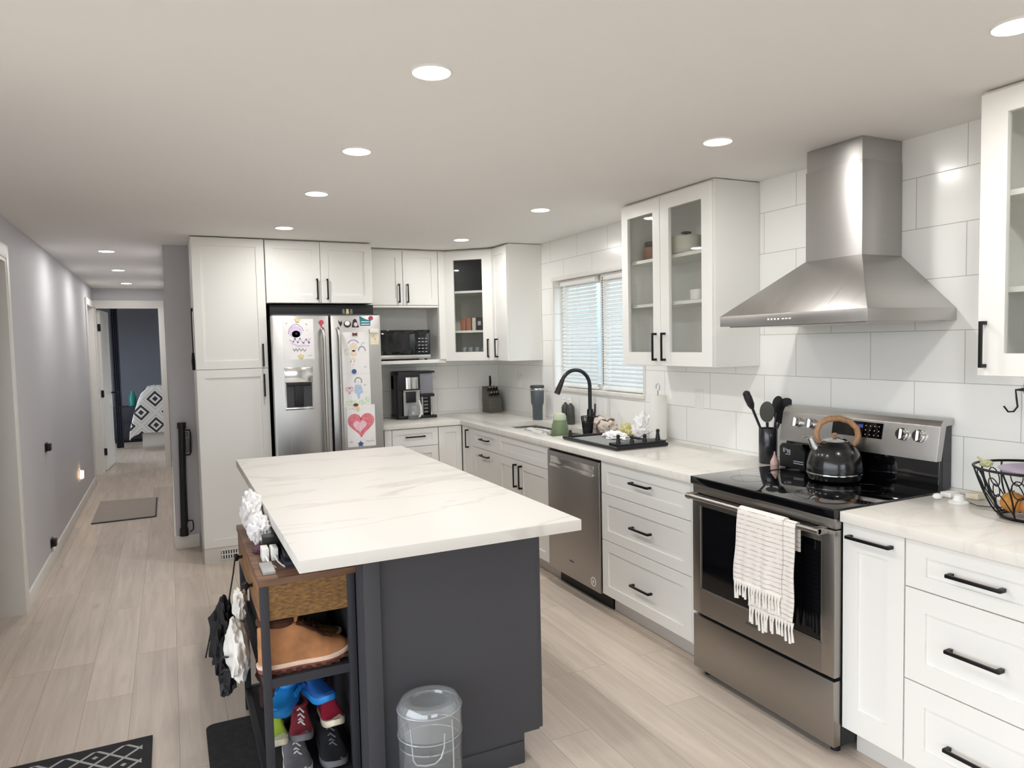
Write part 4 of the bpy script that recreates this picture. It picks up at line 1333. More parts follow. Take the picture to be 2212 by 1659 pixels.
# oven door with glass
b = B()
wa0, wa1, wb0, wb1 = -RY1 + 0.050, -RY0 - 0.058, 0.408, 0.795
b.fbox(FR, -RY1, wa0, 0.296, 0.842, 0.018, FX, 0.003); b.fbox(FR, wa1, -RY0, 0.296, 0.842, 0.018, FX, 0.003)
b.fbox(FR, wa0 - 0.004, wa1 + 0.004, 0.296, wb0, 0.018, FX - 0.0003); b.fbox(FR, wa0 - 0.004, wa1 + 0.004, wb1, 0.842, 0.018, FX - 0.0003)
od = part('oven_door', b, STEEL_D, rg)
b = B(); b.fbox(FR, wa0, wa1, wb0, wb1, 0.03, FX - 0.006); part('oven_window', b, OVENGL, od)
b = B()
for (p, q_, r_, s_) in ((wa0, wa1, wb0, wb0 + 0.005), (wa0, wa1, wb1 - 0.005, wb1), (wa0, wa0 + 0.005, wb0, wb1), (wa1 - 0.005, wa1, wb0, wb1)):
    b.fbox(FR, p, q_, r_, s_, 0.03, FX - 0.003)
part('window_frame', b, STEEL, od)
b = B(); b.fbox(FR, -2.215, -2.155, 0.348, 0.356, FX, FX + 0.001); part('name_plate', b, DGPL, od)
hz = 0.838
b = B()
b.tube([FR(-RY1 + 0.015, hz, FX + 0.045), FR(-RY0 - 0.03, hz, FX + 0.045)], 0.0115, 14)
for a in (-RY1 + 0.028, -RY0 - 0.043):
    b.fbox(FR, a - 0.013, a + 0.013, hz - 0.013, hz + 0.013, FX - 0.002, FX + 0.052, 0.004)
part('handle', b, STEEL_H, od)
b = B(); b.fbox(FR, -RY1, -RY0, 0.846, 0.884, 0.01, FX - 0.004, 0.003); part('front_band', b, STEEL_D, rg)
b = B(); b.box(-0.665, -0.075, RY0 - 0.004, RY1 + 0.004, 0.885, 0.921, 0.005); ct = part('cooktop', b, BLKGL, rg)
for (x, y, r_) in ((-0.50, 1.97, 0.10), (-0.50, 2.36, 0.075), (-0.24, 1.97, 0.075), (-0.24, 2.36, 0.10)):
    b = B()
    b.rings([[(x + rr * math.cos(2 * PI * i / 40), y + rr * math.sin(2 * PI * i / 40), z) for i in range(40)] for rr, z in ((r_, 0.9205), (r_, 0.9213), (r_ - 0.003, 0.9213), (r_ - 0.003, 0.9205))], True, False)
    part('burner_ring', b, mk('faint_burner_print', '#131316', 0.2) if r_ == 0.10 and x == -0.50 else bpy.data.materials['faint_burner_print'], ct)
# back guard
BG0, BG1 = RY0 - 0.012, RY1 + 0.006
b = B()
b.hexa([(-0.085, BG0 + 0.01, 0.90), (-0.085, BG1 - 0.01, 0.90), (-0.01, BG1 - 0.01, 0.90), (-0.01, BG0 + 0.01, 0.90),
        (-0.075, BG0 + 0.01, 1.05), (-0.075, BG1 - 0.01, 1.05), (-0.01, BG1 - 0.01, 1.05), (-0.01, BG0 + 0.01, 1.05)], 0.004)
part('back_guard', b, BLKGL, rg)
pr = [(-0.112, 1.042), (-0.088, 1.178), (-0.074, 1.200), (-0.05, 1.208), (-0.008, 1.208), (-0.008, 1.180), (-0.055, 1.180), (-0.080, 1.042)]
b = B(); b.prism([(x, BG0, z) for x, z in pr], (0, BG1 - BG0, 0), 0.002)
bp = part('control_panel', b, STEEL, rg)
b = B(); b.box(-0.06, -0.008, BG0 + 0.008, BG1 - 0.008, 0.93, 1.182); part('panel_back', b, DGPL, rg)
BF = Fr((-0.1124, 0, 1.042), (0, -1, 0), (-1, 0, 0))
nrm = Vector((-0.985, 0, 0.174)).normalized()


def PF(a, s, c):
    """a along the range, s up the sloped panel, c out of it"""
    base_ = Vector((-0.112 + 0.024 * (s / 0.138), -a, 1.042 + 0.136 * (s / 0.138)))
    return base_ + nrm * c


b = B(); b.hexa([PF(-2.255, 0.062, 0), PF(-2.255, 0.062, 0.003), PF(-2.005, 0.062, 0.003), PF(-2.005, 0.062, 0),
                 PF(-2.255, 0.128, 0), PF(-2.255, 0.128, 0.003), PF(-2.005, 0.128, 0.003), PF(-2.005, 0.128, 0)])
dsp = part('display', b, BLKGL, bp)
BLED = mk('blue_display_digits', '#35479a', 0.4, emit=0.35)
b = B(); b.hexa([PF(-2.125, 0.102, 0.0025), PF(-2.125, 0.102, 0.0035), PF(-2.100, 0.102, 0.0035), PF(-2.100, 0.102, 0.0025),
                 PF(-2.125, 0.116, 0.0025), PF(-2.125, 0.116, 0.0035), PF(-2.100, 0.116, 0.0035), PF(-2.100, 0.116, 0.0025)])
part('clock_digits', b, BLED, dsp)
b = B()
for i in range(4):
    for j in range(3):
        p = PF(-2.085 + i * 0.021, 0.075 + j * 0.019, 0.003)
        b.cyl(p, p + nrm * 0.0006, 0.0026, seg=8)
part('key_dots', b, GREYC, dsp)
for a in (-2.455, -2.372, -1.912, -1.840):
    b = B()
    p = PF(a, 0.094, 0)
    b.cyl(p, p + nrm * 0.012, 0.026, 0.025, 24)
    b.cyl(p + nrm * 0.012, p + nrm * 0.026, 0.021, 0.019, 24)
    k = part('knob', b, CHROME, bp)
    b = B(); b.hexa([PF(a - 0.0035, 0.073, 0.024), PF(a - 0.0035, 0.073, 0.034), PF(a + 0.0035, 0.073, 0.034), PF(a + 0.0035, 0.073, 0.024),
                     PF(a - 0.0035, 0.115, 0.024), PF(a - 0.0035, 0.115, 0.034), PF(a + 0.0035, 0.115, 0.034), PF(a + 0.0035, 0.115, 0.024)])
    part('grip', b, CHROME, k)

# ------------------------------------------------------------------ hood
HY0, HY1, HD = 1.760, 2.520, 0.512
hd = thing('range_hood', 'brushed steel pyramid range hood with a tall chimney', 'hood', (-0.25, 2.14, 1.593))
b = B(); b.box(-HD, -0.002, HY0, HY1, 1.593, 1.640, 0.0015); rim = part('rim', b, STEEL, hd)
cy0, cy1, cd = 1.995, 2.277, 0.243
b = B()
b.hexa([(-HD + 0.001, HY0 + 0.001, 1.640), (-0.002, HY0 + 0.001, 1.640), (-0.002, HY1 - 0.001, 1.640), (-HD + 0.001, HY1 - 0.001, 1.640),
        (-cd, cy0, 1.868), (-0.002, cy0, 1.868), (-0.002, cy1, 1.868), (-cd, cy1, 1.868)], 0.001)
part('canopy', b, STEEL, hd)
b = B(); b.box(-cd, -0.002, cy0, cy1, 1.868, 2.25, 0.001); part('lower_chimney', b, STEEL_C, hd)
b = B(); b.box(-cd + 0.003, -0.002, cy0 + 0.003, cy1 - 0.003, 2.25, H - 0.001, 0.001); part('upper_chimney', b, STEEL_C, hd)
b = B(); b.box(-HD + 0.03, -0.03, HY0 + 0.03, HY1 - 0.03, 1.588, 1.594); part('filter', b, STEEL, hd)
b = B()
for i in range(4):
    b.box(-HD - 0.0006, -HD, 2.225 - i * 0.018, 2.234 - i * 0.018, 1.613, 1.620)
for i in range(3):
    b.box(-HD - 0.0006, -HD, 2.145 - i * 0.018, 2.157 - i * 0.018, 1.614, 1.619)
part('button_marks', b, PAPER, rim)

# ------------------------------------------------------------------ on the range
KET = mk('black_enamel', '#151517', 0.22, 0.0, coat=0.35, var=(6, 0.1))
WOODH = mk('light_wood', '#b58a66', 0.5, var=((60, 60, 8), 0.25), bump=(60, 0.1, 0.0005))
kt = thing('kettle', 'black stovetop kettle with arched wooden handle on the cooktop', 'kettle', (-0.215, 2.145, 0.9215), rz=-0.448)
b = B(); b.lathe([(0.090, 0), (0.106, 0.008), (0.1125, 0.03), (0.1135, 0.05), (0.111, 0.080), (0.102, 0.115), (0.086, 0.142), (0.064, 0.162), (0.052, 0.170)], seg=48)
body = part('body', b, KET, kt, True)
b = B(); b.lathe([(0.1130, 0.030), (0.1150, 0.032), (0.1150, 0.035), (0.1130, 0.037)], seg=48, cap=False); part('seam_ring', b, CHROME, kt, True)
b = B(); b.lathe([(0.054, 0.169), (0.053, 0.173), (0.040, 0.178), (0.018, 0.183), (0.006, 0.184)], seg=36); lid = part('lid', b, CHROME, kt, True)
b = B(); b.lathe([(0.005, 0.182), (0.005, 0.190), (0.010, 0.195), (0.010, 0.201), (0.004, 0.204)], seg=16); part('knob', b, WOODH, lid, True)
hp = [(-0.062, 0, 0.164), (-0.075, 0, 0.184), (-0.079, 0, 0.212), (-0.064, 0, 0.244), (-0.032, 0, 0.263), (0.018, 0, 0.266), (0.062, 0, 0.252), (0.094, 0, 0.222), (0.101, 0, 0.190), (0.092, 0, 0.160), (0.080, 0, 0.146)]
b = B(); b.tube(hp, [0.008, 0.009, 0.011, 0.012, 0.013, 0.013, 0.013, 0.013, 0.013, 0.012, 0.010], 12); part('handle', b, WOODH, kt, True)
b = B(); b.tube([(-0.072, 0, 0.128), (-0.092, 0, 0.150), (-0.102, 0, 0.176)], [0.022, 0.017, 0.013], 16); sp_ = part('spout', b, STEEL, kt, True)
b = B(); b.cyl((-0.101, 0, 0.174), (-0.107, 0, 0.186), 0.014, 0.012, 14); b.tube([(-0.104, 0, 0.184), (-0.122, 0, 0.192), (-0.140, 0, 0.186)], 0.004, 8); part('whistle_cap', b, STEEL, sp_, True)

pk = thing('black_packet', 'small black packet with pale print leaning on the range back guard', 'packet', (-0.135, 2.44, 0.9215))
b = B(); b.prism([(-0.15, y, z) for y, z in ((2.365, 0.9215), (2.515, 0.9215), (2.515, 1.018), (2.500, 1.034), (2.405, 1.034), (2.365, 1.002))], (0.028, 0, 0), 0.003); part('carton', b, BLKPL, pk)
b = B()
for (y, z, w_, h_) in ((2.487, 1.003, 0.009, 0.02), (2.474, 1.006, 0.005, 0.012), (2.463, 1.0, 0.008, 0.016), (2.452, 0.999, 0.007, 0.018)):
    b.box(-0.1506, -0.15, y - w_ / 2, y + w_ / 2, z - h_ / 2, z + h_ / 2)
b.box(-0.1506, -0.15, 2.448, 2.478, 0.983, 0.987)
part('pale_print', b, GREYC, pk)
b = B()
for z in (0.945, 0.955):
    b.box(-0.1506, -0.15, 2.372, 2.43, z, z + 0.004)
part('pale_lines', b, GREYC, pk)

# towel over the oven handle
TOWEL = stripe_mat('striped_towel_cloth', '#e4dfd9', '#b9ada4', 17.0, 0.80, 'Z', 0.8)
FRINGE = mk('towel_fringe_cotton', '#e9e5df', 0.95, bump=(300, 0.3, 0.001))
hx = -0.701
tw = thing('hand_towel', 'white striped fringed towel folded over the oven door handle', 'towel', (hx, 2.03, hz))
rr_ = 0.0155


def towel_sheet(y0, y1, zbot, off, ph, backlen):
    L1 = (hz - zbot)
    Lr = PI * (rr_ + off)
    tot = backlen + Lr + L1

    def fn(u, v):
        s = v * tot
        f = 0.006 * math.sin(u * 9 + ph) + 0.004 * math.sin(u * 21 + ph * 2)
        R0 = rr_ + off
        if s < L1:
            d = (L1 - s) / L1
            z = zbot + s
            amp = (1 - s / L1) ** 0.8
            return (hx - R0 - abs(f) * amp - 0.012 * amp, y0 + (y1 - y0) * u + 0.014 * amp * (u - 0.5) * 1.0 + 0.004 * math.sin(z * 30 + ph) * amp, z)
        if s < L1 + Lr:
            a = (s - L1) / Lr * PI
            return (hx - R0 * math.cos(a), y0 + (y1 - y0) * u, hz + R0 * math.sin(a))
        z = hz - (s - L1 - Lr)
        return (hx + R0 * 0.95, y0 + (y1 - y0) * u, z)
    return fn


b = B(); b.sheet(towel_sheet(1.900, 2.115, 0.470, 0.000, 0.5, 0.10), 26, 50, 0.004); part('under_fold', b, TOWEL, tw)
b = B(); b.sheet(towel_sheet(1.955, 2.190, 0.555, 0.0055, 2.1, 0.08), 26, 50, 0.004); part('front_fold', b, TOWEL, tw)
b = B()
for (y0_, y1_, zb_, off, n, ln) in ((1.895, 2.120, 0.470, 0.012, 15, 0.075), (1.950, 2.195, 0.555, 0.022, 16, 0.065)):
    for i in range(n):
        y = y0_ + (y1_ - y0_) * (i + 0.5) / n
        l = ln * random.uniform(0.8, 1.15)
        x = hx - rr_ - off
        dy = random.uniform(-0.008, 0.008)
        b.tube([(x, y - 0.003, zb_ + 0.004), (x - 0.002, y + dy * 0.3, zb_ - l * 0.35), (x, y + dy, zb_ - l)], [0.0065, 0.0035, 0.0055], 6)
        b.tube([(x + 0.001, y + 0.004, zb_ + 0.004), (x, y + 0.002 + dy * 0.6, zb_ - l * 0.4), (x + 0.001, y + 0.003 + dy * 1.5, zb_ - l * 0.9)], [0.004, 0.003, 0.004], 5)
part('fringe', b, FRINGE, tw)

# ------------------------------------------------------------------ utensil crock and utensils
CROCK = mk('dark_glazed_crock', '#26282c', 0.22, coat=0.4, var=(5, 0.15))
UTB = mk('black_nylon', '#232326', 0.42, var=(12, 0.12)); UTG = mk('grey_nylon', '#5d5d59', 0.45, var=(12, 0.08))
cx, cy = -0.105, 2.632
b = B(); b.lathe([(0.041, 0), (0.044, 0.004), (0.045, 0.172), (0.043, 0.176), (0.039, 0.172), (0.038, 0.012), (0.001, 0.010)], seg=36)
solo('utensil_crock', b, CROCK, 'dark glazed crock of kitchen utensils left of the range', 'crock', (cx, cy, ZC), local=True)
rv = Vector((0.90, -0.434, 0))     # direction that runs along the worktop edge towards the range


def utensil(label, foot, top, heads, mat):
    f = Vector((cx, cy, ZC + 0.014)) + rv * foot
    tip = Vector((cx, cy, 0)) + rv * top[0] + Vector((0, 0, top[1]))
    u = thing('utensil', label, 'utensil', tuple(f), 'utensils in the crock')
    q = B(); q.tube([f, f.lerp(tip, 0.6), tip], [0.005, 0.006, 0.007], 8); part('shaft', q, UTB, u)
    d = (tip - f).normalized()
    heads(u, tip, d, mat)
    return u


def h_grip(u, tip, d, mt):
    q = B(); q.tube([tip, tip + d * 0.02, tip + d * 0.055, tip + d * 0.085, tip + d * 0.094], [0.010, 0.018, 0.020, 0.018, 0.007], 12); part('grip', q, mt, u)


def h_spoon(w_, h_, cup):
    def fn(u, tip, d, mt):
        q = B()
        side = rv - d * rv.dot(d); side.normalize(); nn = d.cross(side)
        if nn.x > 0: nn = -nn
        ringn = 24
        def P(r, a, dep):
            return tip + d * (h_ / 2 + h_ / 2 * r * math.sin(a)) + side * (w_ / 2 * r * math.cos(a)) + nn * dep
        outer = [[P(r, 2 * PI * i / ringn, -cup * (1 - r * r)) for i in range(ringn)] for r in (1.0, 0.75, 0.45, 0.12)]
        innr = [[P(r * 0.97, 2 * PI * i / ringn, -cup * (1 - r * r) * 0.93 + 0.002) for i in range(ringn)] for r in (0.12, 0.45, 0.75, 1.0)]
        q.rings(innr[::-1] + outer[::-1], True, True)
        part('head', q, mt, u)
    return fn


utensil('black utensil with a thick grip end sticking out left of the crock', 0.027, (-0.078, 1.190), h_grip, UTB)
utensil('grey ladle with a black rim in the middle of the crock', 0.0, (-0.004, 1.118), h_spoon(0.074, 0.105, 0.022), UTG)
utensil('black serving spoon standing behind the large spoon in the crock', 0.012, (0.043, 1.165), h_spoon(0.056, 0.085, 0.012), UTB)
utensil('large black slotted spoon leaning right over the crock edge', -0.026, (0.054, 1.112), h_spoon(0.100, 0.135, 0.014), UTB)
b = B(); b.lathe([(0.018, 0), (0.021, 0.006), (0.020, 0.018), (0.012, 0.034), (0.005, 0.052), (0.003, 0.066)], seg=20)
PINK = mk('pink_glaze', '#e2bfb8', 0.5, var=(30, 0.1))
solo('pink_shaker', b, PINK, 'tiny pink cone shaped ornament between the crock and the range', 'ornament', (-0.115, 2.580, ZC), local=True)

# ------------------------------------------------------------------ wire fruit basket and things beside it
bx, by = -0.20, 1.375
bk = thing('wire_basket', 'black scrolled wire fruit basket at the right end of the worktop', 'basket', (bx, by, ZC))
b = B()
R0, R1, BH = 0.085, 0.165, 0.165
def bas(a, t_):
    r_ = R0 + (R1 - R0) * t_ ** 0.8
    return Vector((bx + r_ * math.cos(a), by + r_ * math.sin(a), ZC + 0.006 + BH * t_ ** 1.25))
b.tube([bas(2 * PI * i / 40, 1) for i in range(40)], 0.0045, 8, closed=True); part('rim', b, BLACK, bk)
b = B(); b.tube([bas(2 * PI * i / 32, 0) for i in range(32)], 0.005, 8, closed=True)
b.tube([bas(2 * PI * i / 32, 0.06) for i in range(32)], 0.003, 6, closed=True); part('base_ring', b, BLACK, bk)
for k in range(12):
    a = 2 * PI * k / 12
    b = B(); b.tube([bas(a + 0.10 * math.sin(t_ * PI), t_) for t_ in [i / 8 for i in range(9)]], 0.0030, 6); part('rib', b, BLACK, bk)
b = B()
for k in range(12):
    a = 2 * PI * (k + 0.5) / 12
    b.tube([bas(a + 0.13 * math.cos(q_), 0.72 + 0.17 * math.sin(q_)) for q_ in [2 * PI * i / 14 for i in range(14)]], 0.002, 5, closed=True)
    b.tube([bas(a - 0.2 + 0.5 * t_, 0.2 + 0.5 * math.sin(t_ * PI) * 0.8) for t_ in [i / 8 for i in range(9)]], 0.002, 5)
part('scrollwork', b, BLACK, bk)
ORANGE = mk('orange_peel', '#d98a3a', 0.5, var=(9, 0.15, '#e6b45c'), bump=(200, 0.25, 0.001)); PEACH = mk('ruddy_fruit_skin', '#c9764a', 0.45, var=(9, 0.2, '#dda860'))
for (dx, dy, rr, mt, l) in ((-0.02, 0.045, 0.038, ORANGE, 'orange fruit low in the wire basket, on the left'), (-0.045, -0.032, 0.038, PEACH, 'ruddy round fruit low in the wire basket, at the front'), (0.04, -0.025, 0.036, ORANGE, 'orange fruit at the back of the wire basket')):
    b = B(); b.lump((bx + dx, by + dy, ZC + 0.012 + rr), (rr, rr, rr * 0.93), 3, 0.04, 2, 3); f = solo('fruit', b, mt, l, 'fruit', (bx + dx, by + dy, ZC + 0.012), 'fruit in the basket')
    b = B(); b.cyl((bx + dx, by + dy, ZC + 0.010 + rr * 1.9), (bx + dx + 0.003, by + dy, ZC + 0.016 + rr * 1.95), 0.003, seg=6); part('stem', b, UTG, f)
LAV = mk('lavender_plastic', '#b0a4b6', 0.4, var=(10, 0.1))
b = B(); b.lathe([(0.05, 0), (0.105, 0.012), (0.120, 0.028), (0.116, 0.030), (0.09, 0.016), (0.01, 0.010)], seg=40)
solo('lavender_dish', b, LAV, 'lavender shallow dish lying on top of the wire fruit basket', 'dish', (bx + 0.006, by - 0.025, ZC + 0.142), local=True)
LEAFY = mk('pale_green_leaf', '#b5b58c', 0.6, var=(30, 0.15))
b = B(); b.lump((bx - 0.05, by + 0.118, ZC + 0.176), (0.016, 0.020, 0.014), 2, 0.3, 2, 3); b.tube([(bx - 0.055, by + 0.13, ZC + 0.186), (bx - 0.06, by + 0.142, ZC + 0.197)], 0.004, 6)
solo('pale_green_clip', b, LEAFY, 'pale green ornament on the rim of the wire basket', 'ornament', (bx - 0.05, by + 0.118, ZC + 0.16))
# small white things
b = B(); b.lump((-0.175, 1.715, ZC + 0.011), (0.018, 0.016, 0.012), 1, 0.1, 2, 3, floor=ZC)
solo('plastic_puck', b, WHTPL, 'smallest white plastic cap beside the range corner', 'small item', (-0.175, 1.715, ZC), 'white odds and ends by the range')
b = B(); b.box(-0.125, -0.065, 1.695, 1.74, ZC, ZC + 0.02, 0.008)
solo('white_case', b, WHTPL, 'white rounded case right against the corner of the range', 'small item', (-0.095, 1.717, ZC), 'white odds and ends by the range')
b = B(); b.lathe([(0.034, 0), (0.034, 0.004), (0.020, 0.008), (0.015, 0.028), (0.002, 0.032)], seg=24)
solo('white_dome', b, WHTPL, 'white domed stopper in the middle of the small white things', 'small item', (-0.165, 1.640, ZC), 'white odds and ends by the range', local=True)
b = B(); b.box(-0.075, -0.025, 1.625, 1.672, ZC, ZC + 0.022, 0.005)
solo('soap_bar', b, CREAM, 'cream block lying near the wall right of the range', 'small item', (-0.05, 1.65, ZC), 'white odds and ends by the range')
b = B(); b.tube([(-0.132, 1.632, ZC + 0.003), (-0.17, 1.57, ZC + 0.003), (-0.14, 1.52, ZC + 0.003), (-0.10, 1.50, ZC + 0.003)], 0.0025, 6)
solo('thin_cord', b, UTG, 'thin cord on the worktop leading towards the wire basket', 'cord', (-0.14, 1.57, ZC))
# wall hook
b = B(); b.tube([(-0.004, 1.500, 1.338), (-0.02, 1.530, 1.332), (-0.028, 1.522, 1.30), (-0.03, 1.517, 1.272), (-0.035, 1.527, 1.254), (-0.04, 1.543, 1.252), (-0.043, 1.557, 1.272)], 0.0032, 8)
b.tube([(-0.02, 1.530, 1.332), (-0.02, 1.46, 1.328), (-0.02, 1.36, 1.325)], 0.003, 8); b.box(-0.004, 0.0, 1.488, 1.512, 1.32, 1.356)
solo('wire_hook', b, BLACK, 'black wire hook on the tiles under the end glass cabinet', 'hook', (-0.02, 1.50, 1.30))

# outlets
def outlet(n, ax, p, label):
    r = thing('wall_outlet', label, 'outlet', p, 'outlets in the tiled wall')
    x, y, z = p
    if ax == 'x':
        q = B(); q.box(x - 0.006, x, y - 0.036, y + 0.036, z - 0.058, z + 0.058, 0.002); part('cover_plate', q, WHTPL, r)
        for s in (-1, 1):
            q = B(); q.box(x - 0.008, x - 0.006, y - 0.017, y + 0.017, z + s * 0.026 - 0.016, z + s * 0.026 + 0.016, 0.001); part('socket', q, WHTPL, r)
    return r


outlet(1, 'x', (-0.0005, 3.262, 1.190), 'white outlet on the tiles between the window and the range')
outlet(2, 'x', (-0.0005, 5.640, 1.210), 'white outlet on the tiles in the corner by the knife block')

# ------------------------------------------------------------------ sink area
FAU = mk('gunmetal_faucet', '#38393c', 0.28, 0.85, var=(10, 0.1))
fx, fy = -0.085, 4.33
fa = thing('kitchen_faucet', 'tall dark gooseneck faucet in front of the kitchen window', 'faucet', (fx, fy, ZC))
b = B(); b.lathe([(0.030, 0), (0.030, 0.008), (0.024, 0.014), (0.023, 0.13), (0.019, 0.145)], (fx, fy, ZC), 28); part('base_body', b, FAU, fa)
ra = 0.118
zc_ = 1.222
pts = [(fx, fy, ZC + 0.14), (fx, fy, 1.14)] + [(p.x, p.y, p.z) for p in arc((fx - ra, fy, zc_), ra, 0, PI * 0.88, 18)]
b = B(); b.tube(pts, 0.0135, 16); part('neck', b, FAU, fa)
e0, e1 = Vector(pts[-1]), Vector(pts[-2])
dd_ = (e0 - e1).normalized()
b = B(); b.tube([e0 - dd_ * 0.01, e0 + dd_ * 0.01, e0 + dd_ * 0.05, e0 + dd_ * 0.095], [0.0155, 0.0165, 0.019, 0.0215], 18); part('spray_head', b, FAU, fa)
b = B(); b.cyl((fx, fy - 0.02, ZC + 0.085), (fx, fy - 0.058, ZC + 0.085), 0.019, seg=18); b.tube([(fx, fy - 0.05, ZC + 0.09), (fx + 0.004, fy - 0.056, ZC + 0.13), (fx + 0.008, fy - 0.054, ZC + 0.185)], [0.010, 0.008, 0.006], 10); part('lever', b, FAU, fa)
# tumbler
TUMB = mk('slate_blue_tumbler', '#565e64', 0.40, 0.2, var=(5, 0.08))
t_ = thing('tumbler', 'tall slate blue insulated tumbler left of the sink', 'tumbler', (-0.105, 5.10, ZC))
b = B(); b.lathe([(0.038, 0), (0.040, 0.003), (0.042, 0.110), (0.052, 0.140), (0.056, 0.265), (0.054, 0.268)], seg=32); part('cup', b, TUMB, t_, True)
b = B(); b.lathe([(0.0575, 0.262), (0.058, 0.274), (0.055, 0.280), (0.01, 0.281)], seg=32); part('lid', b, DGPL, t_, True)
b = B(); b.lathe([(0.0560, 0.240), (0.0567, 0.241), (0.0567, 0.256), (0.0560, 0.257)], seg=32, cap=False); part('steel_band', b, CHROME, t_, True)
# two dark bottles
BOT = mk('dark_olive_bottle', '#43443f', 0.35, var=(8, 0.12))
for (y, l) in ((4.735, 'left one of the two dark soap bottles under the window'), (4.655, 'right one of the two dark soap bottles under the window')):
    t_ = thing('soap_bottle', l, 'bottle', (-0.055, y, ZC), 'dark soap bottles')
    b = B(); b.lathe([(0.028, 0), (0.030, 0.004), (0.030, 0.125), (0.022, 0.145), (0.010, 0.155), (0.010, 0.165)], seg=24); part('flask', b, BOT, t_, True)
    b = B(); b.lathe([(0.011, 0.163), (0.011, 0.176), (0.004, 0.180), (0.004, 0.196)], seg=14); b.tube([(0, 0, 0.193), (-0.028, 0, 0.190)], 0.004, 8); part('pump', b, WHTPL, t_, True)
# green watering bottle
GRN = mk('sage_green_plastic', '#748562', 0.4, var=(6, 0.08)); GRN2 = mk('pale_green_plastic', '#b5c0a4', 0.45, var=(6, 0.05))
t_ = thing('green_jug', 'sage green plastic jug with pale lid standing at the sink', 'jug', (-0.335, 4.33, 0.690))
b = B(); b.lathe([(0.060, 0), (0.066, 0.01), (0.066, 0.20), (0.056, 0.265), (0.045, 0.310)], seg=32); part('body', b, GRN, t_, True)
b = B(); b.lathe([(0.047, 0.307), (0.046, 0.330), (0.037, 0.348), (0.014, 0.356)], seg=28); part('lid', b, GRN2, t_, True)
# black mesh cup
t_ = thing('cutlery_cup', 'black openwork cup beside the faucet foot', 'cup', (-0.29, 4.035, ZC))
b = B()
for z in (0.004, 0.045, 0.09, 0.128):
    r_ = 0.028 + 0.014 * z / 0.128
    b.tube([(r_ * math.cos(2 * PI * i / 24), r_ * math.sin(2 * PI * i / 24), z) for i in range(24)], 0.003, 6, closed=True)
for i in range(14):
    a = 2 * PI * i / 14
    b.tube([(0.028 * math.cos(a), 0.028 * math.sin(a), 0.004), (0.042 * math.cos(a), 0.042 * math.sin(a), 0.128)], 0.0028, 5)
part('wire_cage', b, BLACK, t_, True)
b = B(); b.lathe([(0.025, 0.002), (0.036, 0.085), (0.033, 0.085), (0.022, 0.008), (0.001, 0.006)], seg=24); part('liner', b, BLKPL, t_, True)
# drying rack tray
MESH = mk('grey_drying_mesh', '#8f8f8d', 0.85, var=(260, 0.35), bump=(300, 0.4, 0.002))
t_ = thing('drying_rack', 'low black dish drying tray with prongs on the worktop', 'dish rack', (-0.335, 3.66, ZC))
rx0, rx1, ry0, ry1 = -0.515, -0.165, 3.36, 3.96
b = B()
for (a_, c_2) in (((rx0, ry0), (rx1, ry0)), ((rx1, ry0), (rx1, ry1)), ((rx1, ry1), (rx0, ry1)), ((rx0, ry1), (rx0, ry0))):
    b.tube([(a_[0], a_[1], ZC + 0.014), (c_2[0], c_2[1], ZC + 0.014)], 0.010, 10)
    b.ball((a_[0], a_[1], ZC + 0.014), 0.0105, 2)
part('frame', b, BLKPL, t_)
b = B(); b.box(rx0, rx1, ry0, ry1, ZC + 0.001, ZC + 0.009); part('mesh_tray', b, MESH, t_)
b = B(); b.box(rx0 + 0.02, rx1 - 0.0, ry0 + 0.005, ry0 + 0.115, ZC + 0.009, ZC + 0.036, 0.006); part('cutlery_holder', b, BLKPL, t_)
for i, (x, h_) in enumerate(((-0.475, 0.055), (-0.38, 0.045), (-0.29, 0.045), (-0.195, 0.068))):
    b = B(); b.cyl((x, ry0 + 0.045, ZC + 0.022), (x, ry0 + 0.045, ZC + 0.02 + h_), 0.018, 0.008, 10); b.ball((x, ry0 + 0.045, ZC + 0.022 + h_), 0.012, 2); part('prong', b, BLKPL, t_)
b = B(); b.cyl((rx0 + 0.03, ry1 - 0.03, ZC + 0.02), (rx0 + 0.03, ry1 - 0.03, ZC + 0.062), 0.012, 0.009, 10); part('prong', b, BLKPL, t_)
# cloth heap, tissues, bag behind the tray
CLOTH = stripe_mat('striped_dish_cloth', '#cbbfb4', '#54382f', 4.2, 0.80, 'Y', 0.15)
b = B(); b.lump((-0.155, 4.05, ZC + 0.035), (0.085, 0.105, 0.085), 4, 0.30, 1.7, 4, floor=ZC + 0.002, crease=0.18)
solo('dish_cloth', b, CLOTH, 'crumpled cream cloth with brown stripes behind the drying tray', 'cloth', (-0.155, 4.05, ZC))
LEMON = mk('pale_yellow_cloth', '#d9d39a', 0.85, var=(20, 0.1))
b = B(); b.lump((-0.085, 3.875, ZC + 0.03), (0.045, 0.055, 0.055), 6, 0.4, 2.6, 4, floor=ZC + 0.001, crease=0.2)
solo('yellow_cloth', b, LEMON, 'small pale yellow cloth beside the brown striped cloth', 'cloth', (-0.085, 3.875, ZC))
TISS = mk('white_tissue', '#eeeceb', 0.8, bump=(30, 0.3, 0.004))
b = B(); b.lump((-0.245, 3.77, ZC + 0.022), (0.055, 0.12, 0.030), 8, 0.4, 3, 4, floor=ZC + 0.0095, crease=0.25)
solo('white_tissue', b, TISS, 'crumpled white tissue lying on the drying tray', 'tissue', (-0.245, 3.77, ZC + 0.0095))
b = B(); b.lump((-0.075, 3.715, ZC + 0.06), (0.05, 0.085, 0.10), 11, 0.35, 2.4, 4, floor=ZC + 0.001, crease=0.3)
solo('plastic_bag', b, TISS, 'white crumpled bag leaning on the paper towel roll', 'bag', (-0.075, 3.715, ZC))
SPOT = mk('grey_spatula', '#a5a5a2', 0.4, var=(12, 0.1))
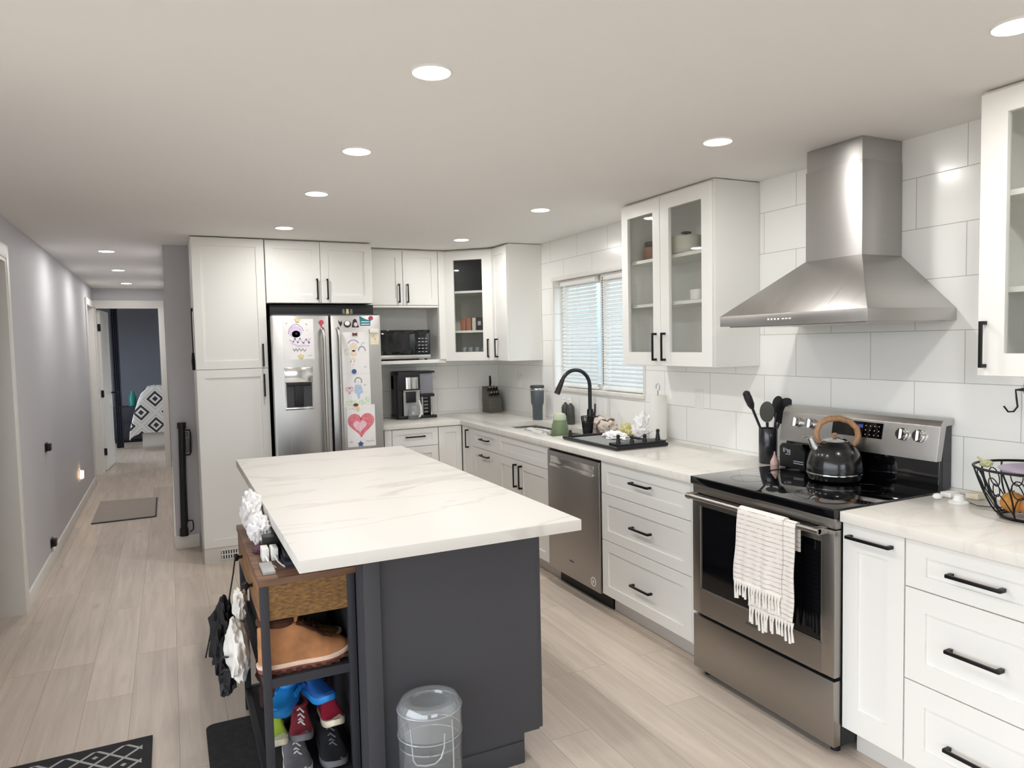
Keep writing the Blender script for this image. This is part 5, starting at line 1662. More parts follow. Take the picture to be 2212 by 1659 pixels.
b = B(); b.prism([(-0.20, 3.60, ZC + 0.028), (-0.17, 3.52, ZC + 0.065), (-0.165, 3.50, ZC + 0.075), (-0.18, 3.56, ZC + 0.040)], (0.006, 0, 0))
solo('spreader', b, SPOT, 'small grey blade standing on the drying tray by the paper roll', 'utensil', (-0.18, 3.55, ZC + 0.02))
# crumpled cloth in the left part of the sink
CL2 = stripe_mat('grey_sink_cloth', '#c9c5c0', '#8b8480', 4.0, 0.7, 'X', 0.3)
b = B(); b.lump((-0.32, 4.78, 0.845), (0.15, 0.24, 0.045), 13, 0.28, 1.8, 4, crease=0.15)
dsh = thing('sink_dishes', 'grey cloth draped over dishes in the left part of the sink', 'cloth', (-0.33, 4.74, 0.69))
part('cloth', b, CL2, dsh)
b = B(); b.lathe([(0.05, 0.0), (0.11, 0.02), (0.125, 0.11), (0.12, 0.112), (0.10, 0.03), (0.01, 0.012)], (-0.33, 4.74, 0.692), 32); part('bowl', b, WHTPL, dsh)
# paper towels
PT = mk('paper_towel', '#eeece6', 0.9, bump=((60, 60, 60), 0.25, 0.001))
t_ = thing('paper_towel_holder', 'paper towel roll on a wire holder with a loop, right of the window', 'paper towel', (-0.084, 3.545, ZC))
b = B(); b.lathe([(0.065, 0), (0.065, 0.008), (0.06, 0.012)], seg=32); part('foot', b, CHROME, t_, True)
b = B(); b.lathe([(0.050, 0.014), (0.052, 0.016), (0.052, 0.285), (0.050, 0.287), (0.020, 0.287), (0.020, 0.28)], seg=36); part('roll', b, PT, t_, True)
b = B(); b.cyl((0, 0, 0.01), (0, 0, 0.315), 0.004, seg=8)
b.tube([(0, 0.017 * math.sin(q_), 0.335 + 0.022 * -math.cos(q_)) for q_ in [2 * PI * i / 18 for i in range(18)]], 0.0032, 6, closed=True); part('rod', b, CHROME, t_, True)

# ------------------------------------------------------------------ coffee maker, knife block
cm = thing('coffee_maker', 'black and steel coffee maker on the worktop under the microwave', 'coffee maker', (-0.88, 5.88, ZC))
b = B(); b.box(-1.06, -0.86, 5.795, 6.02, ZC, ZC + 0.030, 0.006); b.box(-0.86, -0.715, 5.80, 6.00, ZC, ZC + 0.022, 0.006); part('base', b, BLKPL, cm)
b = B(); b.box(-1.055, -0.862, 5.92, 6.02, ZC + 0.03, 1.29, 0.008); b.box(-1.062, -1.02, 5.80, 5.92, ZC + 0.03, 1.29, 0.006); b.box(-1.055, -0.862, 5.795, 6.02, 1.155, 1.318, 0.010); part('housing', b, BLKPL, cm)
b = B(); b.rings([[(-0.937 + 0.068 * math.cos(a), 5.812 + 0.030 * math.sin(a), z) for a in [PI + PI * i / 14 for i in range(15)]] for z in (1.170, 1.268)], False, False)
part('steel_drum', b, CHROME, cm)
b = B(); b.box(-1.012, -0.868, 5.792, 5.797, 1.148, 1.158); b.box(-1.012, -0.868, 5.80, 5.806, ZC + 0.03, 1.148); part('front_panel', b, SPOT, cm)
b = B(); b.box(-0.99, -0.905, 5.785, 5.80, 1.055, 1.148, 0.004); part('brew_spout', b, BLKPL, cm)
b = B(); b.lathe([(0.040, 0.0), (0.048, 0.01), (0.050, 0.06), (0.040, 0.10), (0.036, 0.12)], (-0.945, 5.745, ZC + 0.001), 24); cf = part('carafe', b, CLEAR, cm)
b = B(); b.tube([(-0.90, 5.735, ZC + 0.02), (-0.882, 5.73, ZC + 0.05), (-0.885, 5.73, ZC + 0.11), (-0.90, 5.735, ZC + 0.16)], 0.009, 8); part('carafe_handle', b, WHTPL, cf)
b = B(); b.box(-0.856, -0.735, 5.83, 5.99, 1.12, 1.300, 0.012); wtk = part('water_tank', b, mk('smoked_tank', '#83838c', 0.25, var=(4, 0.1)), cm)
b = B(); b.box(-0.862, -0.722, 5.815, 6.0, 1.300, 1.316, 0.005); part('tank_lid', b, BLKPL, wtk)
b = B(); b.box(-0.856, -0.728, 5.82, 5.99, 1.095, 1.12, 0.004); b.box(-0.80, -0.735, 5.90, 5.99, ZC + 0.022, 1.095, 0.004); part('pod_stand', b, BLKPL, cm)
b = B(); b.cyl((-0.835, 5.845, ZC + 0.022), (-0.835, 5.845, 1.095), 0.012, seg=14); b.cyl((-0.752, 5.845, ZC + 0.022), (-0.752, 5.845, 1.095), 0.010, seg=14); part('steel_column', b, CHROME, cm)
b = B()
for i in range(5):
    b.box(-0.80, -0.765, 5.893, 5.90, ZC + 0.04 + i * 0.030, ZC + 0.052 + i * 0.030)
part('grey_marks', b, SPOT, cm)
KB = mk('grey_brown_block', '#5a5751', 0.55, var=((6, 6, 40), 0.12))
kb = thing('knife_block', 'grey brown knife block in the corner of the worktop', 'knife block', (-0.13, 5.95, ZC))
b = B(); b.prism([(-0.205, 5.84, ZC), (-0.205, 6.00, ZC), (-0.205, 6.00, ZC + 0.235), (-0.205, 5.93, ZC + 0.235), (-0.205, 5.84, ZC + 0.105)], (0.125, 0, 0), 0.003); part('block', b, KB, kb)
sl = Vector((0, 5.84 - 5.93, 0.105 - 0.235)).normalized()
ndir = Vector((0, -0.82, 0.57))
for i in range(4):
    for j in range(2):
        p = Vector((-0.188 + i * 0.026, 5.925, ZC + 0.228)) + sl * (0.035 + j * 0.055)
        b = B(); b.tube([p, p + ndir * 0.02, p + ndir * 0.055], [0.006, 0.008, 0.007], 8); k = part('knife_handle', b, BLKPL, kb)
        b = B(); b.cyl(p + ndir * 0.053, p + ndir * 0.060, 0.0075, seg=8); part('bolster', b, CHROME, k)
b = B(); b.tube([(-0.14, 5.965, ZC + 0.22), (-0.14, 5.955, ZC + 0.27), (-0.146, 5.945, ZC + 0.33)], [0.008, 0.012, 0.010], 8); part('knife_handle', b, BLKPL, kb)
b = B(); b.prism([(-0.070, 5.97, ZC), (-0.025, 5.97, ZC), (-0.045, 5.97, ZC + 0.20), (-0.072, 5.97, ZC + 0.20)], (0, 0.10, 0), 0.003)
solo('slim_block', b, KB, 'slim grey wedge beside the knife block', 'block', (-0.05, 6.02, ZC))
b = B(); b.box(-1.225, -1.195, 5.80, 5.96, ZC, ZC + 0.205, 0.003)
solo('cutting_board', b, KB, 'dark board standing on the worktop against the fridge side', 'board', (-1.21, 5.88, ZC))

# ------------------------------------------------------------------ things in the glass cabinets
def bowl(loc, r_, h_, mat, label, cat='bowl', group=None):
    b = B(); b.lathe([(r_ * 0.75, 0), (r_ * 0.97, h_ * 0.12), (r_, h_), (r_ * 0.95, h_), (r_ * 0.9, h_ * 0.2), (0.01, h_ * 0.15)], seg=32)
    return solo('bowl', b, mat, label, cat, loc, group, local=True)


POT = mk('stoneware', '#c9c5b9', 0.5, var=(20, 0.12))
t_ = thing('lidded_pot', 'stoneware pot with dark lid knob on the top shelf behind right glass door', 'pot', (-0.17, 3.165, 2.003))
b = B(); b.lathe([(0.075, 0), (0.088, 0.01), (0.090, 0.10), (0.086, 0.105), (0.02, 0.107)], seg=36); part('pot_body', b, POT, t_, True)
b = B(); b.lathe([(0.010, 0.105), (0.010, 0.118), (0.028, 0.122), (0.028, 0.130), (0.01, 0.134)], seg=18); part('lid_knob', b, BLKPL, t_, True)
TERR = mk('terracotta_jar', '#b08a72', 0.6, var=(15, 0.1))
t_ = thing('terracotta_jar', 'terracotta jar with dark lid on the top shelf behind left glass door', 'jar', (-0.150, 3.497, 2.003))
b = B(); b.lathe([(0.045, 0), (0.052, 0.01), (0.050, 0.085), (0.044, 0.09)], seg=28); part('jar_body', b, TERR, t_, True)
b = B(); b.lathe([(0.046, 0.088), (0.046, 0.115), (0.04, 0.12)], seg=28); part('lid', b, KB, t_, True)
bowl((-0.17, 3.055, 1.748), 0.055, 0.06, WHTPL, 'small white bowl on the lower shelf behind the right glass door')
b = B(); b.box(-0.52, -0.13, 5.80, 6.02, 1.993, 2.285, 0.006)
solo('dark_storage_box', b, DGPL, 'dark grey box filling the top shelf of the corner glass cabinet', 'box', (-0.32, 5.91, 1.992))
COP = mk('copper_tin', '#a0664c', 0.5, var=(15, 0.15))
dcx = (P1 + P2) / 2 + Vector((0.075, 0.085, 0)); dux = ud.normalized()
for i, (o, w_, h_, mt, l) in enumerate(((-0.10, 0.05, 0.105, COP, 'copper brown tin, leftmost on the middle shelf of the corner cabinet'), (-0.048, 0.045, 0.110, COP, 'second copper brown tin on the middle shelf of the corner cabinet'), (0.0, 0.035, 0.11, POT, 'pale box between the tins on the middle shelf of the corner cabinet'), (0.055, 0.065, 0.112, BLKPL, 'dark tin with a pale mark on the middle shelf of the corner cabinet'), (0.118, 0.05, 0.10, DGPL, 'dark grey tin, rightmost on the middle shelf of the corner cabinet'))):
    c = dcx + dux * o
    F_ = Fr(c, dux, FC.n)
    b = B(); b.fbox(F_, -w_ / 2 + 0.001, w_ / 2 - 0.001, 1.6555, 1.6555 + h_, -0.05, 0.0, 0.003)
    t_ = solo('tin', b, mt, l, 'tin', (c.x, c.y, 1.6555), 'tins in the corner cabinet')
    if i == 3:
        b = B(); b.fbox(F_, -0.018, 0.010, 1.70, 1.735, 0.0, 0.001); part('pale_mark', b, GREYC, t_)
for i in range(4):
    c = dcx + dux * (-0.09 + i * 0.058)
    b = B(); b.lathe([(0.022, 0), (0.025, 0.10), (0.024, 0.10), (0.020, 0.006), (0.002, 0.004)], seg=20)
    solo('drinking_glass', b, CLEAR, ('leftmost', 'second', 'third', 'rightmost')[i] + ' drinking glass on the bottom shelf of the corner cabinet', 'glass', (c.x, c.y, UB + 0.0165), 'glasses in the corner cabinet', local=True)

# ------------------------------------------------------------------ rustic shoe shelf beside the island
sx0, sx1, sy0, sy1, sz = -2.552, -2.248, 2.372, 3.18, 0.80
sh = thing('shoe_shelf', 'rustic brown shelf with drawers and dark metal frame left of the island', 'shelf', ((sx0 + sx1) / 2, (sy0 + sy1) / 2, 0.007))
b = B(); b.box(sx0 - 0.004, sx1 + 0.004, sy0 - 0.004, sy1 + 0.004, sz - 0.022, sz, 0.002); part('top_board', b, RUSTIC, sh)
lw = 0.026
for x in (sx0, sx1 - lw):
    for y in (sy0, sy1 - lw):
        b = B(); b.box(x, x + lw, y, y + lw, 0.007, sz - 0.022, 0.002); part('leg', b, IRON, sh)
for z in (0.452, 0.085):
    b = B()
    b.box(sx0 + lw, sx1 - lw, sy0, sy0 + 0.02, z - 0.012, z + 0.018); b.box(sx0 + lw, sx1 - lw, sy1 - 0.02, sy1, z - 0.012, z + 0.018)
    b.box(sx0, sx0 + 0.02, sy0 + lw, sy1 - lw, z - 0.012, z + 0.018); b.box(sx1 - 0.02, sx1, sy0 + lw, sy1 - lw, z - 0.012, z + 0.018)
    part('rail', b, IRON, sh)
    b = B(); b.box(sx0 + 0.02, sx1 - 0.02, sy0 + 0.02, sy1 - 0.02, z, z + 0.016); part('shelf_board', b, DARK, sh)
b = B(); b.box(sx0 + lw, sx1 - lw, sy0 + 0.006, sy0 + 0.022, 0.662, sz - 0.022); b.box(sx0 + lw, sx1 - lw, sy1 - 0.022, sy1 - 0.006, 0.662, sz - 0.022)
b.box(sx0 + 0.03, sx1 - 0.03, sy0 + 0.022, sy1 - 0.022, 0.655, 0.663)
part('drawer_case', b, RUSTIC_X, sh)
ym = (sy0 + sy1) / 2
for (ya, yb_) in ((sy0 + lw + 0.002, ym - 0.002), (ym + 0.002, sy1 - lw - 0.002)):
    b = B(); b.box(sx0 - 0.002, sx0 + 0.014, ya, yb_, 0.658, sz - 0.026, 0.001); d = part('drawer_front', b, RUSTIC_D, sh)
    b = B(); b.lathe([(0.006, 0), (0.006, 0.012), (0.014, 0.018), (0.015, 0.026), (0.006, 0.030)], seg=16)
    for v in b.bm.verts:
        v.co = Vector((sx0 - 0.002 - v.co.z, (ya + yb_) / 2 + v.co.y, 0.722 + v.co.x))
    part('knob', b, BLACK, d)


def smooth(a, tbl):
    for (x0, y0_), (x1, y1_) in zip(tbl, tbl[1:]):
        if a <= x1:
            t_ = (a - x0) / (x1 - x0)
            t_ = t_ * t_ * (3 - 2 * t_)
            return y0_ + (y1_ - y0_) * t_
    return tbl[-1][1]


def shoe(name, label, loc, rz, L, W, hh, cols, boot=False, tilt=(0, 0), group='shoes on the shelf', laces=True, strap=False, ht=None):
    """shoe with its toe along local +x; cols = (upper, sole, lining, lace)"""
    up_, so_, li_, la_ = cols
    r = thing(name, label, 'boot' if boot else 'shoe', loc, group, rz)
    r.rotation_euler = (tilt[0], tilt[1], rz)
    st = 0.024 if not boot else 0.030

    def half(s):
        base_ = smooth(s, [(0, 0.80), (0.35, 0.78), (0.7, 1.0), (1, 0.92)])
        return W / 2 * base_ * max(0.0, 1 - abs(2 * s - 1) ** 4.0) ** 0.45
    S = [0.004, 0.02, 0.05, 0.1, 0.17, 0.25, 0.33, 0.4, 0.47, 0.54, 0.61, 0.68, 0.75, 0.82, 0.88, 0.93, 0.965, 0.99, 0.997]
    outline = [(-L / 2 + L * s, -half(s)) for s in S] + [(-L / 2 + L * s, half(s)) for s in reversed(S)]
    rise = lambda x: 0.016 * max(0, (x / L - 0.22) / 0.28) ** 2

    def ol(k, z):
        return [(x * k, y * k, z + rise(x)) for x, y in outline]
    q = B(); q.rings([ol(0.97, 0.0), ol(1.02, 0.005), ol(1.03, st * 0.8), ol(0.99, st)], True, True)
    part('sole', q, so_, r, True)
    if boot:
        q = B(); q.rings([ol(1.035, st * 0.62), ol(1.045, st * 0.7), ol(1.045, st * 1.0), ol(1.0, st * 1.1)], True, True); part('midsole', q, la_, r, True)
    tb = ([(0, 0.93), (0.04, 1.0), (0.34, 1.0), (0.44, 0.93), (0.58, 0.74), (0.72, 0.56), (0.86, 0.44), (0.95, 0.33), (1, 0.15)] if boot else [(0, 0.86), (0.05, 1.0), (0.30, 1.0), (0.44, 0.92), (0.58, 0.60), (0.74, 0.44), (0.9, 0.36), (1, 0.16)]) if ht is None else ht
    rs = []
    NP = 15
    for s in S:
        h_ = hh * smooth(s, tb) - st
        w_ = half(s)
        ring_ = []
        shaft = 1 - max(0, min(1, (s - 0.40) / 0.25))
        for j in range(NP):
            a = PI * j / (NP - 1)
            e = 0.62 - 0.22 * shaft
            cy_ = -math.copysign(abs(math.cos(a)) ** e, math.cos(a))
            sz_ = abs(math.sin(a)) ** e
            k = 1 - (0.30 if boot else 0.16) * sz_ * (1 if shaft > 0.3 else 0.6)
            ring_.append((-L / 2 + L * s, w_ * cy_ * k, st * 0.9 + rise(-L / 2 + L * s) + max(0.004, h_) * sz_))
        rs.append(ring_)
    q = B(); q.rings(rs, False, False); q.poly(list(reversed(rs[0]))); q.poly(rs[-1])
    part('upper', q, up_, r, True)
    # collar and opening
    oc, orx, ory = -L / 2 + L * (0.19 if boot else 0.225), L * (0.155 if boot else 0.185), W * (0.27 if boot else 0.30)
    q = B(); q.tube([(oc + orx * math.cos(2 * PI * i / 24), ory * math.sin(2 * PI * i / 24), hh + 0.001 - 0.006 * math.cos(2 * PI * i / 24)) for i in range(24)], 0.0085 if not boot else 0.015, 8, closed=True)
    part('collar', q, li_ if boot else up_, r, True)
    q = B(); q.prism([(oc + orx * 0.93 * math.cos(2 * PI * i / 24), ory * 0.93 * math.sin(2 * PI * i / 24), hh + 0.001) for i in range(24)], (0, 0, 0.0012)); part('lining', q, li_, r, True)
    if laces:
        q = B()
        for i in range(6 if boot else 4):
            s = (0.43 if boot else 0.46) + i * 0.058
            x = -L / 2 + L * s
            z = hh * smooth(s, tb) + 0.002
            w_ = W * 0.17
            q.tube([(x - 0.006, -w_, z - 0.012), (x, 0, z + 0.003), (x + 0.006, w_, z - 0.012)], 0.0034, 6)
        part('laces', q, la_ if not boot else li_, r, True)
    if boot:
        q = B()
        for sg in (-1, 1):
            q.tube([(-L / 2 + L * s_, sg * W * (0.20 - 0.05 * s_), hh * smooth(s_, tb) - 0.006) for s_ in (0.40, 0.5, 0.6, 0.7, 0.78)], 0.008, 6, flat=0.6)
        part('eyestay', q, li_, r, True)
        q = B()
        for sg in (-1, 1):
            for i in range(9):
                s_ = 0.08 + 0.105 * i
                x_ = -L / 2 + L * s_
                q.box(x_ - 0.008, x_ + 0.008, sg * half(s_) * 1.03 - 0.004, sg * half(s_) * 1.03 + 0.004, rise(x_), rise(x_) + 0.011)
        part('lugs', q, li_, r, True)
        q = B(); q.tube([(-L / 2 + L * 0.40, 0, hh * 0.95), (-L / 2 + L * 0.41, 0, hh + 0.012)], [0.022, 0.026], 10, flat=0.35); part('tongue', q, up_, r, True)
    if strap:
        q = B(); q.tube([(-L * 0.1, -W * 0.42, hh * 0.55), (-L * 0.3, -W * 0.47, hh * 0.7), (-L * 0.46, 0, hh * 0.78), (-L * 0.3, W * 0.47, hh * 0.7), (-L * 0.1, W * 0.42, hh * 0.55)], 0.007, 8, flat=1.6); part('heel_strap', q, up_, r, True)
    return r


TANB = mk('tan_nubuck', '#a8744c', 0.8, var=(14, 0.28), bump=(180, 0.2, 0.001)); SOLB = mk('brown_rubber_sole', '#7a4a3c', 0.7, var=(60, 0.3))
LINB = mk('dark_brown_lining', '#4a2a1e', 0.85, var=(40, 0.2)); MIDB = mk('pink_beige_midsole', '#e2c3b0', 0.6, var=(20, 0.06))
OLV = mk('olive_brown_nubuck', '#7a5a34', 0.8, var=(9, 0.2))
shoe('work_boot', 'tan nubuck work boot with pale midsole, nearest on the shoe shelf', (-2.408, 2.448, 0.4685), 0.06, 0.305, 0.112, 0.165, (TANB, SOLB, LINB, MIDB), boot=True, group=None)
shoe('work_boot', 'darker brown boot behind the tan boot on the shoe shelf', (-2.402, 2.582, 0.4685), -0.02, 0.28, 0.108, 0.135, (OLV, SOLB, LINB, MIDB), boot=True, group=None)
BLUF = mk('bright_blue_foam', '#1f7fc8', 0.55, var=(6, 0.1), sub=0.0); BLUD = mk('deep_blue_foam', '#1b4f94', 0.6, var=(6, 0.1))
REDF = mk('dark_red_mesh', '#7c2530', 0.75, var=(20, 0.2)); REDR = mk('red_canvas', '#a02138', 0.7, var=(12, 0.15))
LIME = mk('lime_green_canvas', '#9fb53c', 0.7, var=(12, 0.12)); CRM = mk('cream_sole', '#d8d2bd', 0.6, var=(12, 0.05))
GRYF = mk('grey_shoe_fabric', '#66656a', 0.8, var=(30, 0.15)); BLKF = mk('black_shoe_fabric', '#202024', 0.8, var=(30, 0.2))
LACE = mk('pale_laces', '#cfc9c6', 0.8, var=(30, 0.1))
low = [(0, 0.9), (0.05, 1.0), (0.3, 0.98), (0.45, 0.9), (0.6, 0.72), (0.8, 0.62), (0.93, 0.5), (1, 0.2)]
zb1 = 0.1015
shoe('sneaker', 'grey sneaker with white laces at the bottom front of the shoe shelf', (-2.445, 2.50, zb1), -PI / 2, 0.25, 0.095, 0.095, (GRYF, LACE, BLKF, LACE))
shoe('sneaker', 'dark grey sneaker at the bottom right of the shoe shelf, by the island', (-2.325, 2.50, zb1), -PI / 2, 0.25, 0.095, 0.095, (BLKF, GRYF, BLKF, GRYF))
shoe('child_sneaker', 'dark red child sneaker with pale laces in the middle of the shoe pile', (-2.425, 2.50, 0.205), -PI / 2 - 0.1, 0.19, 0.080, 0.085, (REDF, GRYF, BLKF, LACE), tilt=(0, 0.0))
shoe('child_shoe', 'bright red child shoe on the right of the shoe pile', (-2.318, 2.53, 0.212), -PI / 2 + 0.08, 0.185, 0.080, 0.080, (REDR, CRM, BLKF, REDF), laces=False)
shoe('child_shoe', 'lime green child shoe with cream sole on the left of the shoe pile', (-2.505, 2.505, 0.205), -PI / 2, 0.19, 0.066, 0.070, (LIME, CRM, BLKF, CRM), laces=False)
shoe('foam_clog', 'bright blue foam clog lying on top left of the shoe pile', (-2.478, 2.50, 0.300), -PI / 2 - 0.55, 0.185, 0.080, 0.075, (BLUF, BLUF, BLUD, BLUF), laces=False, strap=True, ht=low)
shoe('foam_clog', 'deep blue foam clog lying beside the bright blue one on the shoe pile', (-2.362, 2.515, 0.310), -PI / 2 + 0.35, 0.185, 0.080, 0.075, (BLUD, BLUF, BLUF, BLUF), laces=False, strap=True, ht=low)

# on top of the shelf, tucked under the island overhang
b = B(); b.lump((-2.505, 3.045, sz + 0.075), (0.045, 0.10, 0.085), 21, 0.35, 2.4, 4, floor=sz + 0.001, crease=0.25)
solo('crumpled_bag', b, TISS, 'white crumpled bag at the far end of the shoe shelf top', 'bag', (-2.505, 3.02, sz))
b = B(); b.lump((-2.500, 2.825, sz + 0.055), (0.042, 0.075, 0.065), 22, 0.35, 2.4, 4, floor=sz + 0.001, crease=0.25)
solo('crumpled_paper', b, PAPER, 'white crumpled paper in the middle of the shoe shelf top', 'paper', (-2.50, 2.815, sz))
b = B(); b.box(-2.505, -2.445, 2.655, 2.715, sz, sz + 0.065, 0.004)
solo('black_box', b, BLKPL, 'small black box behind the white charger on the shelf top', 'box', (-2.475, 2.685, sz))
for (x, y, l) in ((-2.508, 2.605, 'left white charger plug on the shoe shelf top'), (-2.478, 2.60, 'right white charger plug on the shoe shelf top')):
    t_ = thing('charger_plug', l, 'charger', (x, y, sz), 'charger plugs')
    b = B(); b.box(x - 0.012, x + 0.012, y - 0.03, y + 0.03, sz, sz + 0.045, 0.004); part('plug_body', b, WHTPL, t_)
    b = B(); b.tube([(x, y - 0.03, sz + 0.02), (x + 0.005, y - 0.06, sz + 0.006), (x + 0.012, y - 0.10, sz + 0.004), (x + 0.02, y - 0.13, sz + 0.004)], 0.003, 6); part('cable', b, WHTPL, t_)
NVY = mk('navy_cover', '#23263a', 0.5, var=(10, 0.1))
b = B(); b.box(-2.460, -2.30, 2.47, 2.70, sz, sz + 0.018, 0.002); solo('navy_folder', b, NVY, 'navy folder at the bottom of the stack on the shelf top', 'folder', (-2.38, 2.585, sz), 'stack on the shelf top')
b = B(); b.box(-2.455, -2.31, 2.50, 2.72, sz + 0.018, sz + 0.040, 0.003); solo('black_folder', b, BLKPL, 'black folder on top of the navy one on the shelf', 'folder', (-2.38, 2.61, sz + 0.018), 'stack on the shelf top')
PLUM = mk('plum_cloth', '#5b3f4c', 0.85, var=(30, 0.15))
b = B(); b.lump((-2.518, 2.715, sz + 0.012), (0.02, 0.03, 0.016), 25, 0.3, 2.4, 3, floor=sz + 0.001); solo('plum_cloth', b, PLUM, 'small plum coloured cloth beside the white paper on the shelf', 'cloth', (-2.518, 2.715, sz))
b = B(); b.box(-2.535, -2.495, 2.42, 2.54, sz, sz + 0.010, 0.002); solo('pale_packet', b, SPOT, 'pale grey packet at the near corner of the shelf top', 'packet', (-2.515, 2.48, sz))

# hanging at the front of the shelf
CANV = mk('white_canvas', '#e3dfd9', 0.9, bump=(40, 0.3, 0.003))
hb = thing('white_bag', 'white cloth bag with black straps hanging at the left of the shoe shelf', 'bag', (-2.585, 2.62, 0.40))
b = B(); b.lump((-2.612, 2.60, 0.505), (0.040, 0.115, 0.105), 31, 0.22, 1.5, 4, crease=0.10); part('pouch', b, CANV, hb)
b = B(); b.lump((-2.592, 2.68, 0.625), (0.024, 0.055, 0.065), 32, 0.28, 1.8, 4, crease=0.15); part('gathered_top', b, CANV, hb)
for z in (0.50, 0.455):
    b = B(); b.tube([(-2.650, 2.50, z + 0.02), (-2.658, 2.56, z), (-2.662, 2.61, z - 0.03)], 0.006, 6, flat=0.5); part('strap', b, BLKPL, hb)
b = B(); b.tube([(-2.588, 2.69, 0.66), (-2.584, 2.62, 0.72), (-2.578, 2.585, 0.728)], 0.004, 6); part('cord', b, BLKPL, hb)
BLKN = mk('black_nylon_bag', '#27272a', 0.8, bump=(60, 0.4, 0.003))
hb = thing('black_bag', 'black crumpled bag hanging behind the white bag on the shoe shelf', 'bag', (-2.59, 2.95, 0.15))
b = B(); b.lump((-2.632, 2.93, 0.40), (0.055, 0.13, 0.17), 35, 0.35, 2.2, 4, crease=0.3); part('pouch', b, BLKN, hb)
b = B(); b.lump((-2.630, 3.00, 0.27), (0.035, 0.07, 0.11), 36, 0.3, 2.2, 4, crease=0.2); part('side_pocket', b, DGPL, hb)
b = B(); b.tube([(-2.610, 2.98, 0.55), (-2.590, 2.97, 0.66), (-2.580, 2.965, 0.728)], 0.007, 6, flat=0.4); part('strap', b, BLKPL, hb)
b = B(); b.tube([(-2.68, 2.94, 0.46), (-2.695, 2.93, 0.40), (-2.705, 2.925, 0.36)], 0.003, 5); part('cord', b, BLKPL, hb)

MAR = mk('dark_maroon_cloth', '#3a1f22', 0.85, var=(20, 0.2))
b = B(); b.lump((-2.40, 2.93, 0.235), (0.13, 0.20, 0.13), 41, 0.22, 1.6, 4, floor=0.1015, crease=0.12)
solo('maroon_bag', b, MAR, 'dark maroon bag at the far end of the bottom shelf board', 'bag', (-2.40, 2.93, 0.1015))
b = B(); b.box(-2.52, -2.28, 2.72, 3.14, 0.4685, 0.63, 0.006)  # dark block put in so the depth of the shelf looks shaded
solo('dark_shelf_fill', b, DARK, 'dark block added as shade behind the boots on the middle shelf board', 'box', (-2.40, 2.93, 0.4685))

# pet water bottle in front of the island
wbx, wby = -2.070, 2.150
wb = thing('water_bottle', 'clear plastic water bottle of a pet waterer in front of the island', 'water bottle', (wbx, wby, 0))
prof = [(0.098, 0.03), (0.103, 0.06), (0.104, 0.36), (0.101, 0.385), (0.092, 0.398), (0.075, 0.402), (0.062, 0.398), (0.058, 0.390), (0.03, 0.386), (0.002, 0.386)]
b = B(); b.lathe(prof, (wbx, wby, 0), 48, sy=0.92); part('reservoir', b, CLEAR, wb)
b = B(); b.lathe([(0.0975, 0.031), (0.1, 0.06), (0.1, 0.255), (0.002, 0.256)], (wbx, wby, 0), 48, sy=0.92); part('water', b, WATER, wb)
b = B()
for z in (0.375, 0.292):
    b.tube([(wbx + 0.1045 * math.cos(2 * PI * i / 40), wby + 0.0965 * math.sin(2 * PI * i / 40), z) for i in range(40)], 0.0022, 6, closed=True)
b.tube([(wbx + 0.105 * math.cos(a), wby + 0.097 * math.sin(a), z) for a, z in ((-2.5, 0.345), (-2.45, 0.29), (-2.42, 0.245), (-2.30, 0.232), (-2.0, 0.232), (-1.75, 0.235), (-1.55, 0.25), (-1.45, 0.28), (-1.42, 0.325))], 0.003, 6)
b.tube([(wbx + 0.105 * math.cos(a), wby + 0.097 * math.sin(a), z) for a, z in ((-1.15, 0.36), (-1.12, 0.27), (-1.12, 0.20), (-1.2, 0.15), (-1.6, 0.135))], 0.003, 6)
part('moulded_ribs', b, thin_glass('frosted_edge', (0.9, 0.92, 0.93), 0.1, 1.5, 0.26), wb)
b = B(); b.lathe([(0.1048, 0.300), (0.1050, 0.362), (0.1018, 0.387), (0.0922, 0.4002), (0.075, 0.4035), (0.064, 0.400)], (wbx, wby, 0), 48, cap=False, sy=0.92); part('frosted_shoulder', b, thin_glass('frosted_plastic', (0.93, 0.95, 0.96), 0.12, 1.6, 0.14), wb)
b = B(); b.lathe([(0.102, 0.2555), (0.103, 0.258), (0.102, 0.2605)], (wbx, wby, 0), 48, cap=False, sy=0.92); part('water_line', b, bpy.data.materials['frosted_edge'], wb)
b = B(); b.lathe([(0.11, 0.0), (0.118, 0.004), (0.122, 0.05), (0.116, 0.055), (0.106, 0.028), (0.002, 0.024)], (wbx, wby, 0), 40); part('bowl_base', b, DGPL, wb)

# ------------------------------------------------------------------ mats
def rounded(x0, x1, y0, y1, r_, z):
    pts = []
    for (cx_, cy_, a0_) in ((x1 - r_, y0 + r_, -PI / 2), (x1 - r_, y1 - r_, 0), (x0 + r_, y1 - r_, PI / 2), (x0 + r_, y0 + r_, PI)):
        for i in range(6):
            a = a0_ + PI / 2 * i / 5
            pts.append((cx_ + r_ * math.cos(a), cy_ + r_ * math.sin(a), z))
    return pts


